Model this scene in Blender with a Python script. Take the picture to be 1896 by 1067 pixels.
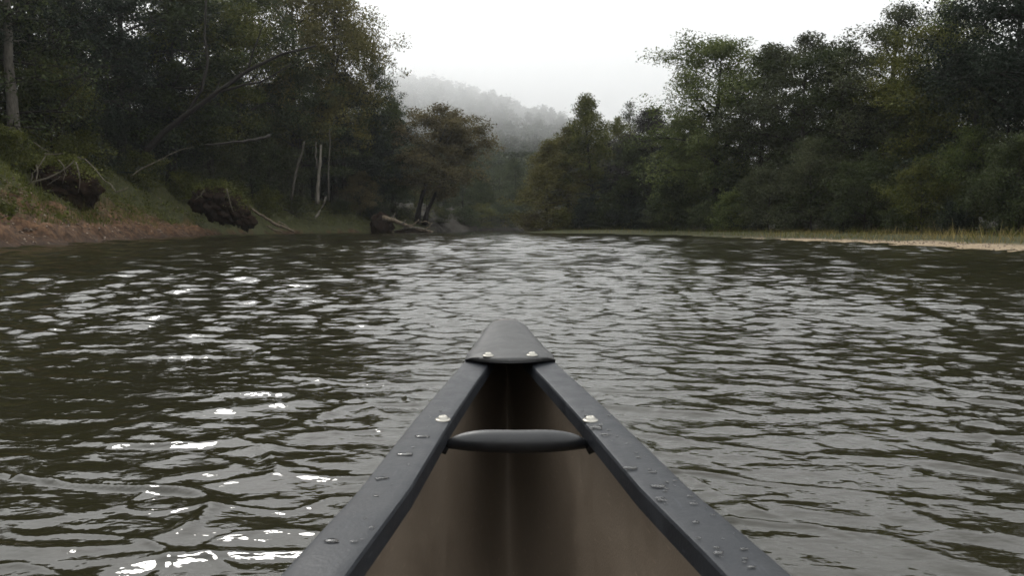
import bpy, math, random
import numpy as np
R = math.radians
SC = bpy.context.scene
COL = SC.collection
for o in list(bpy.data.objects):
    bpy.data.objects.remove(o)

# ------------------------------------------------------------------ camera
FPX = 1488.0                      # focal length in pixels of the 1896 px wide frame
CAM_Z = 0.68
PITCH = math.atan((533.5 - 420.0) / FPX)
cam_d = bpy.data.cameras.new('camera')
cam = bpy.data.objects.new('camera', cam_d)
COL.objects.link(cam)
cam.location = (0, 0, CAM_Z)
cam.rotation_euler = (R(90) - PITCH, 0, 0)
cam_d.sensor_width = 36.0
cam_d.lens = 36.0 * FPX / 1896.0
cam_d.clip_start = 0.02
cam_d.clip_end = 5000
cam_d.dof.use_dof = True
cam_d.dof.focus_distance = 2.0
cam_d.dof.aperture_fstop = 13.0
SC.camera = cam

# ------------------------------------------------------------------ sky
SUN_EL, SUN_AZ = 40.0, -24.0      # azimuth from +Y, negative is to the left
world = bpy.data.worlds.new('World')
SC.world = world
world.use_nodes = True
nt = world.node_tree
nt.nodes.clear()
def N(tree, kind, **kw):
    n = tree.nodes.new(kind)
    for k, v in kw.items():
        setattr(n, k, v)
    return n
w_out = N(nt, 'ShaderNodeOutputWorld')
w_bg = N(nt, 'ShaderNodeBackground')
w_sky = N(nt, 'ShaderNodeTexSky', sky_type='NISHITA')
w_sky.sun_disc = False
w_sky.sun_elevation = R(SUN_EL)
w_sky.sun_rotation = R(SUN_AZ)
w_sky.dust_density = 6.0
w_sky.air_density = 1.0
w_hsv = N(nt, 'ShaderNodeHueSaturation')
w_hsv.inputs['Saturation'].default_value = 0.12
w_tc = N(nt, 'ShaderNodeTexCoord')
w_sep = N(nt, 'ShaderNodeSeparateXYZ')
w_map = N(nt, 'ShaderNodeMapRange')
w_map.inputs['From Min'].default_value = -0.05
w_map.inputs['From Max'].default_value = 1.0
w_map.inputs['To Min'].default_value = 8.4
w_map.inputs['To Max'].default_value = 21.0
w_noise = N(nt, 'ShaderNodeTexNoise')
w_noise.inputs['Scale'].default_value = 2.2
w_noise.inputs['Detail'].default_value = 3.0
w_nm = N(nt, 'ShaderNodeMapRange')
w_nm.inputs['From Min'].default_value = 0.3
w_nm.inputs['From Max'].default_value = 0.7
w_nm.inputs['To Min'].default_value = 0.92
w_nm.inputs['To Max'].default_value = 1.08
w_mul = N(nt, 'ShaderNodeMath', operation='MULTIPLY')
w_cl = N(nt, 'ShaderNodeVectorMath', operation='SCALE')
w_cl.inputs[0].default_value = (0.985, 1.0, 1.0)
w_mix = N(nt, 'ShaderNodeMix', data_type='RGBA')
w_mix.inputs['Factor'].default_value = 0.85
L = nt.links.new
L(w_sky.outputs[0], w_hsv.inputs['Color'])
L(w_tc.outputs['Generated'], w_sep.inputs[0])
L(w_sep.outputs['Z'], w_map.inputs['Value'])
L(w_tc.outputs['Generated'], w_noise.inputs['Vector'])
L(w_noise.outputs['Fac'], w_nm.inputs['Value'])
L(w_map.outputs[0], w_mul.inputs[0]); L(w_nm.outputs[0], w_mul.inputs[1])
L(w_mul.outputs[0], w_cl.inputs['Scale'])
L(w_hsv.outputs[0], w_mix.inputs['A'])
L(w_cl.outputs[0], w_mix.inputs['B'])
L(w_mix.outputs['Result'], w_bg.inputs['Color'])
w_bg.inputs['Strength'].default_value = 0.12
L(w_bg.outputs[0], w_out.inputs['Surface'])

# ------------------------------------------------------------------ sun behind the overcast
sun_d = bpy.data.lights.new('sun', 'SUN')
sun_d.energy = 1.1
sun_d.angle = R(10)
sun_d.color = (1.0, 0.97, 0.92)
sun = bpy.data.objects.new('sun', sun_d)
COL.objects.link(sun)
from mathutils import Vector
sdir = Vector((math.sin(R(SUN_AZ)) * math.cos(R(SUN_EL)), math.cos(R(SUN_AZ)) * math.cos(R(SUN_EL)), math.sin(R(SUN_EL))))
sun.rotation_euler = (-sdir).to_track_quat('-Z', 'Y').to_euler()
sun.location = sdir * 300

SC.view_settings.view_transform = 'Standard'
SC.view_settings.look = 'None'
SC.view_settings.exposure = 0.0
SC.view_settings.gamma = 1.0
SC.view_settings.use_curve_mapping = False
SC.render.engine = 'CYCLES'
cy = SC.cycles
cy.max_bounces = 6
cy.diffuse_bounces = 3
cy.glossy_bounces = 3
cy.transmission_bounces = 4
cy.volume_bounces = 2
cy.transparent_max_bounces = 6
cy.caustics_reflective = False
cy.caustics_refractive = False
cy.use_denoising = True

# ------------------------------------------------------------------ helpers
def unproj(u, v, D):
    """the point at depth D (metres along +Y) seen at pixel (u, v) of the photograph"""
    cx, cyy = (u - 948) / FPX, -(v - 533.5) / FPX
    d = np.array([cx, math.cos(PITCH) + cyy * math.sin(PITCH), -math.sin(PITCH) + cyy * math.cos(PITCH)])
    t = D / d[1]
    return np.array([0, 0, CAM_Z]) + d * t

def hash2(ix, iy, seed):
    h = (ix.astype(np.int64) * 374761393 + iy.astype(np.int64) * 668265263 + seed * 974634777) & 0x7fffffff
    h = ((h ^ (h >> 13)) * 1274126177) & 0x7fffffff
    return ((h ^ (h >> 16)) & 0xffff) / 65535.0
def vnoise(x, y, seed=0):
    ix, iy = np.floor(x), np.floor(y)
    fx, fy = x - ix, y - iy
    fx, fy = fx * fx * (3 - 2 * fx), fy * fy * (3 - 2 * fy)
    a = hash2(ix, iy, seed); b = hash2(ix + 1, iy, seed)
    c = hash2(ix, iy + 1, seed); d = hash2(ix + 1, iy + 1, seed)
    return (a + (b - a) * fx) * (1 - fy) + (c + (d - c) * fx) * fy
def fbm(x, y, seed=0, oct=4):
    s, a, t = 0, 0.5, 0
    for k in range(oct):
        s = s + a * vnoise(x * 2 ** k, y * 2 ** k, seed + k); t += a; a *= 0.5
    return s / t
def sstep(a, b, x):
    t = np.clip((x - a) / (b - a), 0, 1)
    return t * t * (3 - 2 * t)

def mesh_np(name, verts, faces, mats=None, smooth=False, uv=None):
    """verts (n,3), faces (m,k) arrays -> mesh"""
    me = bpy.data.meshes.new(name)
    verts = np.asarray(verts, np.float32); faces = np.asarray(faces, np.int32)
    m, k = faces.shape
    me.vertices.add(len(verts)); me.vertices.foreach_set('co', verts.ravel())
    me.loops.add(m * k); me.loops.foreach_set('vertex_index', faces.ravel())
    me.polygons.add(m)
    me.polygons.foreach_set('loop_start', np.arange(m, dtype=np.int32) * k)
    me.polygons.foreach_set('loop_total', np.full(m, k, np.int32))
    if smooth:
        me.polygons.foreach_set('use_smooth', np.ones(m, bool))
    me.update(calc_edges=True)
    for mt in (mats or []):
        me.materials.append(mt)
    return me

def link(name, me, parent=None):
    o = bpy.data.objects.new(name, me)
    COL.objects.link(o)
    if parent is not None:
        o.parent = parent
    return o
def tag(o, label=None, cat=None, group=None, kind=None):
    if label: o['label'] = label
    if cat: o['category'] = cat
    if group: o['group'] = group
    if kind: o['kind'] = kind
    return o
def thing(name, label, cat, loc=(0, 0, 0), rz=0.0, sc=(1, 1, 1), group=None):
    o = bpy.data.objects.new(name, None)
    COL.objects.link(o)
    o.empty_display_size = 0.2
    o.location = loc; o.rotation_euler = (0, 0, rz); o.scale = sc
    return tag(o, label, cat, group)

class MB:
    """collects quads / tris as lists, then builds one mesh"""
    def __init__(s): s.v, s.f = [], []
    def add(s, vs, fs):
        b = len(s.v); s.v.extend([tuple(map(float, p)) for p in vs]); s.f.extend([tuple(i + b for i in q) for q in fs])
    def tube(s, pts, rad, n=6, cap=True, flat=None):
        pts = [np.asarray(p, float) for p in pts]
        if np.isscalar(rad): rad = [rad] * len(pts)
        b = len(s.v)
        for i, p in enumerate(pts):
            d = pts[min(i + 1, len(pts) - 1)] - pts[max(i - 1, 0)]
            d = d / (np.linalg.norm(d) + 1e-9)
            a = np.cross(d, [0, 0, 1.0]) if abs(d[2]) < 0.9 else np.cross(d, [1.0, 0, 0])
            a /= np.linalg.norm(a) + 1e-9
            c = np.cross(d, a)
            for k in range(n):
                t = 2 * math.pi * k / n
                s.v.append(tuple(p + rad[i] * (a * math.cos(t) + c * math.sin(t) * (flat or 1.0))))
        for i in range(len(pts) - 1):
            for k in range(n):
                s.f.append((b + i * n + k, b + i * n + (k + 1) % n, b + (i + 1) * n + (k + 1) % n, b + (i + 1) * n + k))
        if cap:
            s.f.append(tuple(b + k for k in range(n))[::-1])
            e = b + (len(pts) - 1) * n
            s.f.append(tuple(e + k for k in range(n)))
    def mesh(s, name, mat=None, smooth=True):
        me = bpy.data.meshes.new(name)
        me.from_pydata(s.v, [], s.f); me.update()
        if smooth: me.polygons.foreach_set('use_smooth', [True] * len(me.polygons))
        if mat: me.materials.append(mat)
        return me
    def build(s, name, mat=None, parent=None, smooth=True):
        return link(name, s.mesh(name, mat, smooth), parent)

# ------------------------------------------------------------------ materials
def mat(name):
    m = bpy.data.materials.new(name); m.use_nodes = True
    t = m.node_tree
    for n in list(t.nodes): t.nodes.remove(n)
    out = t.nodes.new('ShaderNodeOutputMaterial')
    return m, t, out
def ramp(t, fac, stops):
    r = t.nodes.new('ShaderNodeValToRGB')
    while len(r.color_ramp.elements) < len(stops): r.color_ramp.elements.new(0.5)
    for e, (p, c) in zip(r.color_ramp.elements, stops):
        e.position = p; e.color = (*c, 1)
    t.links.new(fac, r.inputs['Fac'])
    return r.outputs['Color']
def noise(t, scale, detail=4, rough=0.55, vec=None, dist=0.0):
    n = t.nodes.new('ShaderNodeTexNoise')
    n.inputs['Scale'].default_value = scale; n.inputs['Detail'].default_value = detail
    n.inputs['Roughness'].default_value = rough; n.inputs['Distortion'].default_value = dist
    if vec is not None: t.links.new(vec, n.inputs['Vector'])
    return n.outputs['Fac']
def bump(t, h, strength, dist, prev=None):
    b = t.nodes.new('ShaderNodeBump')
    b.inputs['Strength'].default_value = strength; b.inputs['Distance'].default_value = dist
    t.links.new(h, b.inputs['Height'])
    if prev is not None: t.links.new(prev, b.inputs['Normal'])
    return b.outputs['Normal']

def leaf_mat(name, dark, mid, light, transl=0.32):
    m, t, out = mat(name)
    geo = t.nodes.new('ShaderNodeNewGeometry')
    oi = t.nodes.new('ShaderNodeObjectInfo')
    tc = t.nodes.new('ShaderNodeTexCoord')
    n1 = noise(t, 0.55, 3, vec=tc.outputs['Object'])
    a = t.nodes.new('ShaderNodeMath'); a.operation = 'MULTIPLY_ADD'
    t.links.new(geo.outputs['Random Per Island'], a.inputs[0]); a.inputs[1].default_value = 0.34
    t.links.new(n1, a.inputs[2])
    b = t.nodes.new('ShaderNodeMath'); b.operation = 'MULTIPLY_ADD'
    t.links.new(oi.outputs['Random'], b.inputs[0]); b.inputs[1].default_value = 0.16
    t.links.new(a.outputs[0], b.inputs[2])
    c = ramp(t, b.outputs[0], [(0.42, dark), (0.70, mid), (0.92, light)])
    d = t.nodes.new('ShaderNodeBsdfPrincipled')
    t.links.new(c, d.inputs['Base Color'])
    d.inputs['Roughness'].default_value = 0.55
    d.inputs['Specular IOR Level'].default_value = 0.10
    tr = t.nodes.new('ShaderNodeBsdfTranslucent')
    t.links.new(c, tr.inputs['Color'])
    mx = t.nodes.new('ShaderNodeMixShader'); mx.inputs[0].default_value = transl
    t.links.new(d.outputs[0], mx.inputs[1]); t.links.new(tr.outputs[0], mx.inputs[2])
    t.links.new(mx.outputs[0], out.inputs['Surface'])
    return m
LEAF = {
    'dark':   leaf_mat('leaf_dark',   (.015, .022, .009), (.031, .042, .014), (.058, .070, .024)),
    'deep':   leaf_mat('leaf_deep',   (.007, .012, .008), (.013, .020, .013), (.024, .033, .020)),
    'olive':  leaf_mat('leaf_olive',  (.031, .037, .008), (.064, .071, .014), (.112, .115, .028)),
    'yellow': leaf_mat('leaf_yellow', (.040, .038, .010), (.076, .072, .018), (.125, .112, .034)),
    'fresh':  leaf_mat('leaf_fresh',  (.030, .044, .012), (.064, .084, .022), (.112, .130, .040)),
    'grey':   leaf_mat('leaf_grey',   (.022, .027, .013), (.043, .050, .023), (.074, .082, .040)),
    'rust':   leaf_mat('leaf_rust',   (.042, .037, .015), (.084, .071, .030), (.140, .115, .055)),
    'plum':   leaf_mat('leaf_plum',   (.015, .013, .014), (.026, .024, .022), (.044, .040, .036)),
    'weed':   leaf_mat('leaf_weed',   (.028, .033, .008), (.060, .068, .014), (.105, .110, .026)),
    'straw':  leaf_mat('leaf_straw',  (.085, .064, .022), (.165, .130, .046), (.27, .215, .090), 0.25),
    'far':    leaf_mat('leaf_far',    (.018, .027, .012), (.036, .047, .020), (.060, .074, .030)),
}
def bark_mat(name, c0, c1, scale=9.0):
    m, t, out = mat(name)
    tc = t.nodes.new('ShaderNodeTexCoord')
    mp = t.nodes.new('ShaderNodeMapping'); mp.inputs['Scale'].default_value = (1, 1, 0.25)
    t.links.new(tc.outputs['Object'], mp.inputs[0])
    n = noise(t, scale, 6, 0.65, mp.outputs[0])
    c = ramp(t, n, [(0.32, c0), (0.68, c1)])
    d = t.nodes.new('ShaderNodeBsdfPrincipled'); d.inputs['Roughness'].default_value = 0.85
    d.inputs['Specular IOR Level'].default_value = 0.2
    t.links.new(c, d.inputs['Base Color'])
    t.links.new(bump(t, n, 0.8, 0.03), d.inputs['Normal'])
    t.links.new(d.outputs[0], out.inputs['Surface'])
    return m
BARK = {
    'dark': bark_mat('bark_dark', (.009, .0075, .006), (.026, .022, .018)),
    'grey': bark_mat('bark_grey', (.045, .041, .035), (.125, .112, .092)),
    'dim': bark_mat('bark_dim', (.028, .025, .021), (.085, .076, .062)),
    'pale': bark_mat('bark_pale', (.055, .049, .041), (.19, .172, .142), 5.0),
    'wood': bark_mat('dead_wood', (.055, .042, .029), (.185, .145, .105), 7.0),
    'root': bark_mat('root_wood', (.045, .038, .029), (.135, .118, .09), 7.0),
}
def ground_mat():
    m, t, out = mat('ground_soil_grass')
    at = t.nodes.new('ShaderNodeAttribute'); at.attribute_name = 'cover'   # r soil, g sand, b litter
    sp = t.nodes.new('ShaderNodeSeparateColor'); t.links.new(at.outputs['Color'], sp.inputs[0])
    tc = t.nodes.new('ShaderNodeTexCoord')
    O = tc.outputs['Object']
    n_f = noise(t, 3.5, 8, 0.65, O); n_c = noise(t, 0.5, 4, 0.5, O); n_s = noise(t, 14, 5, 0.6, O)
    grass = ramp(t, n_f, [(0.3, (.020, .022, .010)), (0.55, (.040, .042, .016)), (0.75, (.066, .060, .026))])
    soil = ramp(t, n_f, [(0.30, (.020, .011, .006)), (0.5, (.072, .039, .020)), (0.72, (.185, .105, .058))])
    sand = ramp(t, n_s, [(0.3, (.13, .095, .058)), (0.5, (.24, .185, .12)), (0.72, (.38, .31, .22))])
    lit = ramp(t, n_f, [(0.3, (.012, .010, .008)), (0.7, (.035, .030, .022))])
    def mix(f, a, b):
        x = t.nodes.new('ShaderNodeMix'); x.data_type = 'RGBA'
        t.links.new(f, x.inputs['Factor']); t.links.new(a, x.inputs['A']); t.links.new(b, x.inputs['B'])
        return x.outputs['Result']
    c = mix(sp.outputs['Red'], grass, soil); c = mix(sp.outputs['Green'], c, sand); c = mix(sp.outputs['Blue'], c, lit)
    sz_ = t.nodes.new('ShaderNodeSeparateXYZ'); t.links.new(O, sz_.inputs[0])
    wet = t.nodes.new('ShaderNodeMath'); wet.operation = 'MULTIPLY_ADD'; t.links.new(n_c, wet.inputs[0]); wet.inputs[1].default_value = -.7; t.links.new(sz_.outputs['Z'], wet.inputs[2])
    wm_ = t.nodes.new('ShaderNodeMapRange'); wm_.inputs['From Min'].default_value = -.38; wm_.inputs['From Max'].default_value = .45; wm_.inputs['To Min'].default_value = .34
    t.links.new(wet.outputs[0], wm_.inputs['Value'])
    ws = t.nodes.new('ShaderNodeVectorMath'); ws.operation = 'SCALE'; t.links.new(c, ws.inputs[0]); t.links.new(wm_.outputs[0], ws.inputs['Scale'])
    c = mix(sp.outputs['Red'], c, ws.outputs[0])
    d = t.nodes.new('ShaderNodeBsdfPrincipled'); d.inputs['Roughness'].default_value = 0.9
    d.inputs['Specular IOR Level'].default_value = 0.15
    t.links.new(c, d.inputs['Base Color'])
    t.links.new(bump(t, n_f, 0.9, 0.16), d.inputs['Normal'])
    t.links.new(d.outputs[0], out.inputs['Surface'])
    return m
M_GROUND = ground_mat()
def water_mat():
    m, t, out = mat('river_water')
    tc = t.nodes.new('ShaderNodeTexCoord')
    mp = t.nodes.new('ShaderNodeMapping'); mp.inputs['Scale'].default_value = (0.72, 1, 1); mp.inputs['Rotation'].default_value = (0, 0, R(12))
    t.links.new(tc.outputs['Object'], mp.inputs[0])
    n1 = noise(t, 5.0, 2, 0.5, mp.outputs[0], 0.3)
    n2 = noise(t, 17.0, 2, 0.5, mp.outputs[0], 0.2)
    nb = bump(t, n1, 0.5, 0.016)
    nb = bump(t, n2, 0.55, 0.0075, nb)
    n5 = noise(t, 46.0, 2, 0.5, mp.outputs[0], 0.2)
    nb = bump(t, n5, 0.35, 0.0022, nb)
    n4 = noise(t, 1.5, 3, 0.55, mp.outputs[0], 0.4)
    sx = t.nodes.new('ShaderNodeSeparateXYZ'); t.links.new(tc.outputs['Object'], sx.inputs[0])
    mr = t.nodes.new('ShaderNodeMapRange'); mr.inputs['From Min'].default_value = 12; mr.inputs['From Max'].default_value = 45
    mr.inputs['To Max'].default_value = 0.3
    t.links.new(sx.outputs['Y'], mr.inputs['Value'])
    nb = bump(t, n4, 0.0, 0.14, nb); t.links.new(mr.outputs[0], nb.node.inputs['Strength'])
    d = t.nodes.new('ShaderNodeBsdfPrincipled')
    n3 = noise(t, 0.12, 3, 0.5, tc.outputs['Object'])
    t.links.new(ramp(t, n3, [(0.3, (.013, .012, .006)), (0.7, (.020, .0182, .009))]), d.inputs['Base Color'])
    d.inputs['Roughness'].default_value = 0.05
    d.inputs['IOR'].default_value = 1.333
    t.links.new(nb, d.inputs['Normal'])
    t.links.new(d.outputs[0], out.inputs['Surface'])
    return m
M_WATER = water_mat()

# ------------------------------------------------------------------ river banks
LEFT = np.array([(-12, -80), (-13.2, 5), (-14.3, 16), (-16, 25), (-18.6, 37), (-22, 52), (-24, 66), (-22.5, 78), (-18, 90), (-14.5, 97), (-11, 106), (-8, 118), (-5, 132), (4, 150), (20, 168), (50, 186), (120, 205), (400, 230)], float)
RIGHT = np.array([(12.6, -80), (13.2, 5), (13.7, 15), (14, 22.5), (13.9, 37), (13.5, 50), (12.6, 63), (8.6, 78), (1.6, 91), (1.8, 96), (7, 105), (20, 122), (50, 142), (120, 158), (400, 180)], float)
RIVER = np.vstack([LEFT, RIGHT[::-1]])
def seg_dist(x, y, P):
    best = np.full(x.shape, 1e9)
    for a, b in zip(P[:-1], P[1:]):
        d = b - a
        t = np.clip(((x - a[0]) * d[0] + (y - a[1]) * d[1]) / (d @ d), 0, 1)
        best = np.minimum(best, np.hypot(x - a[0] - t * d[0], y - a[1] - t * d[1]))
    return best
def in_river(x, y):
    c = np.zeros(x.shape, bool)
    n = len(RIVER)
    for i in range(n):
        (x1, y1), (x2, y2) = RIVER[i], RIVER[(i + 1) % n]
        k = (y1 > y) != (y2 > y)
        xi = (x2 - x1) * (y - y1) / (y2 - y1 + 1e-12) + x1
        c ^= k & (x < xi)
    return c
def terrain(x, y):
    """height, and the distances from the left and right banks (negative in the river)"""
    x = np.asarray(x, float); y = np.asarray(y, float)
    dl, dr = seg_dist(x, y, LEFT), seg_dist(x, y, RIGHT)
    inn = in_river(x, y)
    left = dl < dr
    wob = (fbm(x * 0.45, y * 0.45, 3) - 0.5) * 1.6 + (fbm(x * 1.6, y * 1.6, 9) - 0.5) * 0.7
    d_l = np.where(inn, -dl, dl) + wob * np.where(left, 1, 0)
    d_r = np.where(inn, -dr, dr) + (wob * 0.8)
    # left: a scarp of broken earth, a sloping bench, then a steep grassy rise
    near = 1 - sstep(60, 95, y)
    h_l = 0.65 * sstep(0, 0.9, d_l) + 0.95 * sstep(0.7, 2.8, d_l) + (1.6 + 1.5 * near) * sstep(2.2, 7.5, d_l) + 0.06 * np.clip(d_l - 6, 0, 60)
    h_l = h_l + (fbm(x * 0.8, y * 0.8, 21) - 0.5) * 1.6 * sstep(0.3, 3, d_l) + (fbm(x * 2.2, y * 2.2, 31) - 0.5) * 0.95 * sstep(0.0, 0.8, d_l) * (1 - 0.6 * sstep(3, 6, d_l))
    h_r = 0.10 * sstep(0, 0.7, d_r) + 0.20 * sstep(0.5, 4, d_r) + 0.03 * np.clip(d_r - 6, 0, 60)
    h_r = h_r + (fbm(x * 0.7, y * 0.7, 41) - 0.5) * 0.12 * sstep(0, 2, d_r)
    h = np.where(left, h_l, h_r)
    dd = np.where(left, d_l, d_r)
    h = np.where(dd < 0, np.maximum(-1.4, dd * 0.45), h)
    return h, d_l, d_r, left
def gz(x, y):
    return float(terrain(np.array([x]), np.array([y]))[0][0])

def axis(lo, hi, fine_lo, fine_hi, step, grow=1.12):
    a = list(np.arange(fine_lo, fine_hi + 1e-6, step))
    s = step
    while a[-1] < hi: s *= grow; a.append(a[-1] + s)
    s = step
    while a[0] > lo: s *= grow; a.insert(0, a[0] - s)
    return np.array(a)
gx = axis(-850, 850, -32, 26, 0.33)
gy = axis(-90, 950, 8, 112, 0.42)
X, Y = np.meshgrid(gx, gy)
H, DL, DR, LF = terrain(X.ravel(), Y.ravel())
V = np.stack([X.ravel(), Y.ravel(), H], 1)
nx, ny = len(gx), len(gy)
I = np.arange(nx * ny).reshape(ny, nx)
F = np.stack([I[:-1, :-1].ravel(), I[:-1, 1:].ravel(), I[1:, 1:].ravel(), I[1:, :-1].ravel()], 1)
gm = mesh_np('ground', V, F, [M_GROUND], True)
nz = fbm(X.ravel() * 0.35, Y.ravel() * 0.35, 77)
nz2 = fbm(X.ravel() * 1.3, Y.ravel() * 1.3, 78)
yy = Y.ravel()
soil_w = (0.1 + 3.2 * (1 - sstep(48, 70, yy)) * (0.35 + 1.1 * nz))
soil = np.where(LF, 1 - sstep(soil_w * 0.7, soil_w * 1.25, DL + (nz2 - .5) * 2.0), 0)
sand_w = 1.9 * (1 - sstep(26, 48, yy)) + 0.05 - 0.3 * sstep(80, 95, yy)
sand = np.where(~LF, (1 - sstep(np.maximum(sand_w, .05) * 0.6, np.maximum(sand_w, .05), DR + (nz2 - .5) * 1.2)) * (1 - sstep(46, 66, yy)), 0)
lit = np.maximum(np.where(LF, sstep(10, 14, DL), sstep(5.5, 8, DR)), sstep(104, 112, yy))
ca = gm.color_attributes.new('cover', 'FLOAT_COLOR', 'POINT')
ca.data.foreach_set('color', np.stack([soil, sand, lit, np.ones_like(soil)], 1).astype(np.float32).ravel())
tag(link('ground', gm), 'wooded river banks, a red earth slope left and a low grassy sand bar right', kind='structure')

# ------------------------------------------------------------------ hill behind the bend
hx = np.linspace(-420, 420, 106); hy = np.linspace(205, 760, 90)
HX, HY = np.meshgrid(hx, hy)
ridge = np.interp(HX, [-420, -200, -110, -63, -51, -24, 0, 16, 28, 60, 110, 200, 420], [60, 74, 72, 69, 69, 62, 53, 49, 45, 34, 24, 22, 20])
prof = sstep(205, 455, HY) ** 1.15 * (1 - 0.45 * sstep(470, 760, HY))
HZ = ridge * prof + (fbm(HX / 45, HY / 45, 5) - 0.5) * 16 * prof - 1.5 + 1.5 * sstep(205, 225, HY)
I = np.arange(HX.size).reshape(HX.shape)
F = np.stack([I[:-1, :-1].ravel(), I[:-1, 1:].ravel(), I[1:, 1:].ravel(), I[1:, :-1].ravel()], 1)
m_, t_, o_ = mat('hill_floor')
d_ = t_.nodes.new('ShaderNodeBsdfPrincipled'); d_.inputs['Roughness'].default_value = 0.95
t_.links.new(ramp(t_, noise(t_, 0.3, 5), [(0.3, (.018, .022, .014)), (0.7, (.04, .045, .026))]), d_.inputs['Base Color'])
t_.links.new(d_.outputs[0], o_.inputs['Surface'])
hill_me = mesh_np('hill', np.stack([HX.ravel(), HY.ravel(), HZ.ravel()], 1), F, [m_], True)
hill = tag(link('hill', hill_me), 'wooded hill beyond the river bend fading into low cloud', kind='structure')
def hill_z(x, y):
    i = np.clip((x + 420) / 840 * 105, 0, 104.99); j = np.clip((y - 205) / 555 * 89, 0, 88.99)
    a, b = int(i), int(j); fx, fy = i - a, j - b
    return (HZ[b, a] * (1 - fx) + HZ[b, a + 1] * fx) * (1 - fy) + (HZ[b + 1, a] * (1 - fx) + HZ[b + 1, a + 1] * fx) * fy

# ------------------------------------------------------------------ water: real ripples near by, fine relief in the material
wr = np.random.default_rng(12)
NW = 110
lam = np.exp(wr.uniform(math.log(0.035), math.log(1.4), NW))
kk = 2 * math.pi / lam
ang = R(90 - 13) + wr.normal(0, R(40), NW)
kx, ky = kk * np.cos(ang), kk * np.sin(ang)
wgt = np.exp(-(np.log(lam / 0.17) / 0.95) ** 2)
sl = 0.058 * math.sqrt(2) * wgt / math.sqrt((wgt ** 2).sum())
amp = sl / kk
ph = wr.uniform(0, 2 * math.pi, NW)
def crest_field(n, l0, l1, seed, spread):
    r = np.random.default_rng(seed)
    l = np.exp(r.uniform(math.log(l0), math.log(l1), n)); a = R(90 - 16) + r.normal(0, R(spread), n)
    return [(2 * math.pi / q * math.cos(b), 2 * math.pi / q * math.sin(b), r.uniform(0, 6.28)) for q, b in zip(l, a)], l0
FAR_SLOPE = 0.034
FAR_N = 84                                             # longer wavelets that carry the relief where the mesh is coarser
fl = np.exp(wr.uniform(math.log(0.11), math.log(3.6), FAR_N)); fa = R(90 - 8) + wr.normal(0, R(36), FAR_N)
fp = wr.uniform(0, 6.28, FAR_N)
CREST = [(crest_field(16, .45, 1.3, 3, 30), .0085, .21), (crest_field(16, .2, .5, 4, 34), .0036, .26)]
def waves(x, y, spacing):
    z = np.zeros_like(x); ox = np.zeros_like(x); oy = np.zeros_like(x)
    gust = 0.45 + 1.1 * fbm(x * 0.5 + 7, y * 0.3, 51, 3)
    for i in range(NW):
        g = amp[i] * np.clip((lam[i] / spacing - 2.0) / 2.0, 0, 1)
        p = kx[i] * x + ky[i] * y + ph[i]
        z += g * np.cos(p)
        s = np.sin(p) * g * 0.9
        ox -= s * kx[i] / kk[i]; oy -= s * ky[i] / kk[i]
    z *= gust
    rad_ = np.hypot(x, y); calm = sstep(2.2, 6.5, rad_) * (1 - 0.36 * sstep(24, 46, rad_) - 0.34 * sstep(46, 95, rad_))
    patch = 0.35 + 1.5 * fbm(x * 0.16 + 3, y * 0.06, 91, 3)
    for i in range(FAR_N):
        q = fl[i] / spacing
        wv = np.clip((q - 2.6) / 1.4, 0, 1) * np.clip((14 - q) / 6, 0, 1)
        k_ = 2 * math.pi / fl[i]
        z += calm * patch * FAR_SLOPE * wv / k_ * np.cos(k_ * (math.cos(fa[i]) * x + math.sin(fa[i]) * y) + fp[i])
    for (comp, l0), A, wd in CREST:                      # narrow sharp crests running across the smooth facets
        f = np.zeros_like(x)
        for a_, b_, c_ in comp: f += np.sin(a_ * x + b_ * y + c_)
        f /= math.sqrt(len(comp) / 2)
        m = np.clip(2.6 * fbm(x * 1.1 + 3, y * 0.9, 57, 3) - 0.75, 0, 1.3) * np.clip((l0 / spacing - 2) / 4, 0, 1)
        z += A * m * np.exp(-(f / wd) ** 2)
    return z, ox * gust, oy * gust
def polar(a0, a1, na, r0, r1, ratio):
    th = np.linspace(R(a0), R(a1), na + 1)
    r = r0 * ratio ** np.arange(int(math.log(r1 / r0) / math.log(ratio)) + 1)
    T, RR = np.meshgrid(th, r)
    x, y = (RR * np.sin(T)).ravel(), (RR * np.cos(T)).ravel()
    sp = np.maximum(RR * (ratio - 1), RR * (th[1] - th[0])).ravel()
    z, ox, oy = waves(x, y, sp)
    I = np.arange(x.size).reshape(T.shape)
    F = np.stack([I[:-1, :-1].ravel(), I[:-1, 1:].ravel(), I[1:, 1:].ravel(), I[1:, :-1].ravel()], 1)[:, ::-1]
    return np.stack([x + ox, y + oy, z], 1), F
# canoe outline, used for the hull and for the hole it makes in the water
CY = [2.09, 2.05, 1.93, 1.77, 1.52, 1.25, 0.90, 0.70, 0.35, -0.10, -0.70, -1.30, -1.9, -2.3, -2.62, -2.75]
CW = [0.001, 0.030, 0.056, 0.0875, 0.122, 0.1545, 0.187, 0.215, 0.262, 0.318, 0.375, 0.37, 0.30, 0.22, 0.11, 0.01]
def half_w(y): return np.interp(-np.asarray(y, float), [-c for c in CY], CW)
CS = [2.09, 2.0, 1.90, 1.80, 1.60, 1.25, 0.70, 0.0, -1.0, -2.0, -2.75]
CG = [0.420, 0.418, 0.404, 0.394, 0.386, 0.381, 0.381, 0.365, 0.36, 0.38, 0.46]
def gun_z(y): return np.interp(-np.asarray(y, float), [-c for c in CS], CG)
def axis_x(y): return 0.0375 - 0.0250 * np.asarray(y, float)
V1, F1 = polar(-50, 50, 500, 0.32, 235, 1.0062)
V2, F2 = polar(50, 310, 80, 0.32, 235, 1.06)
VW = np.vstack([V1, V2]); FW = np.vstack([F1, F2 + len(V1)])
c = VW[FW].mean(1)
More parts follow.
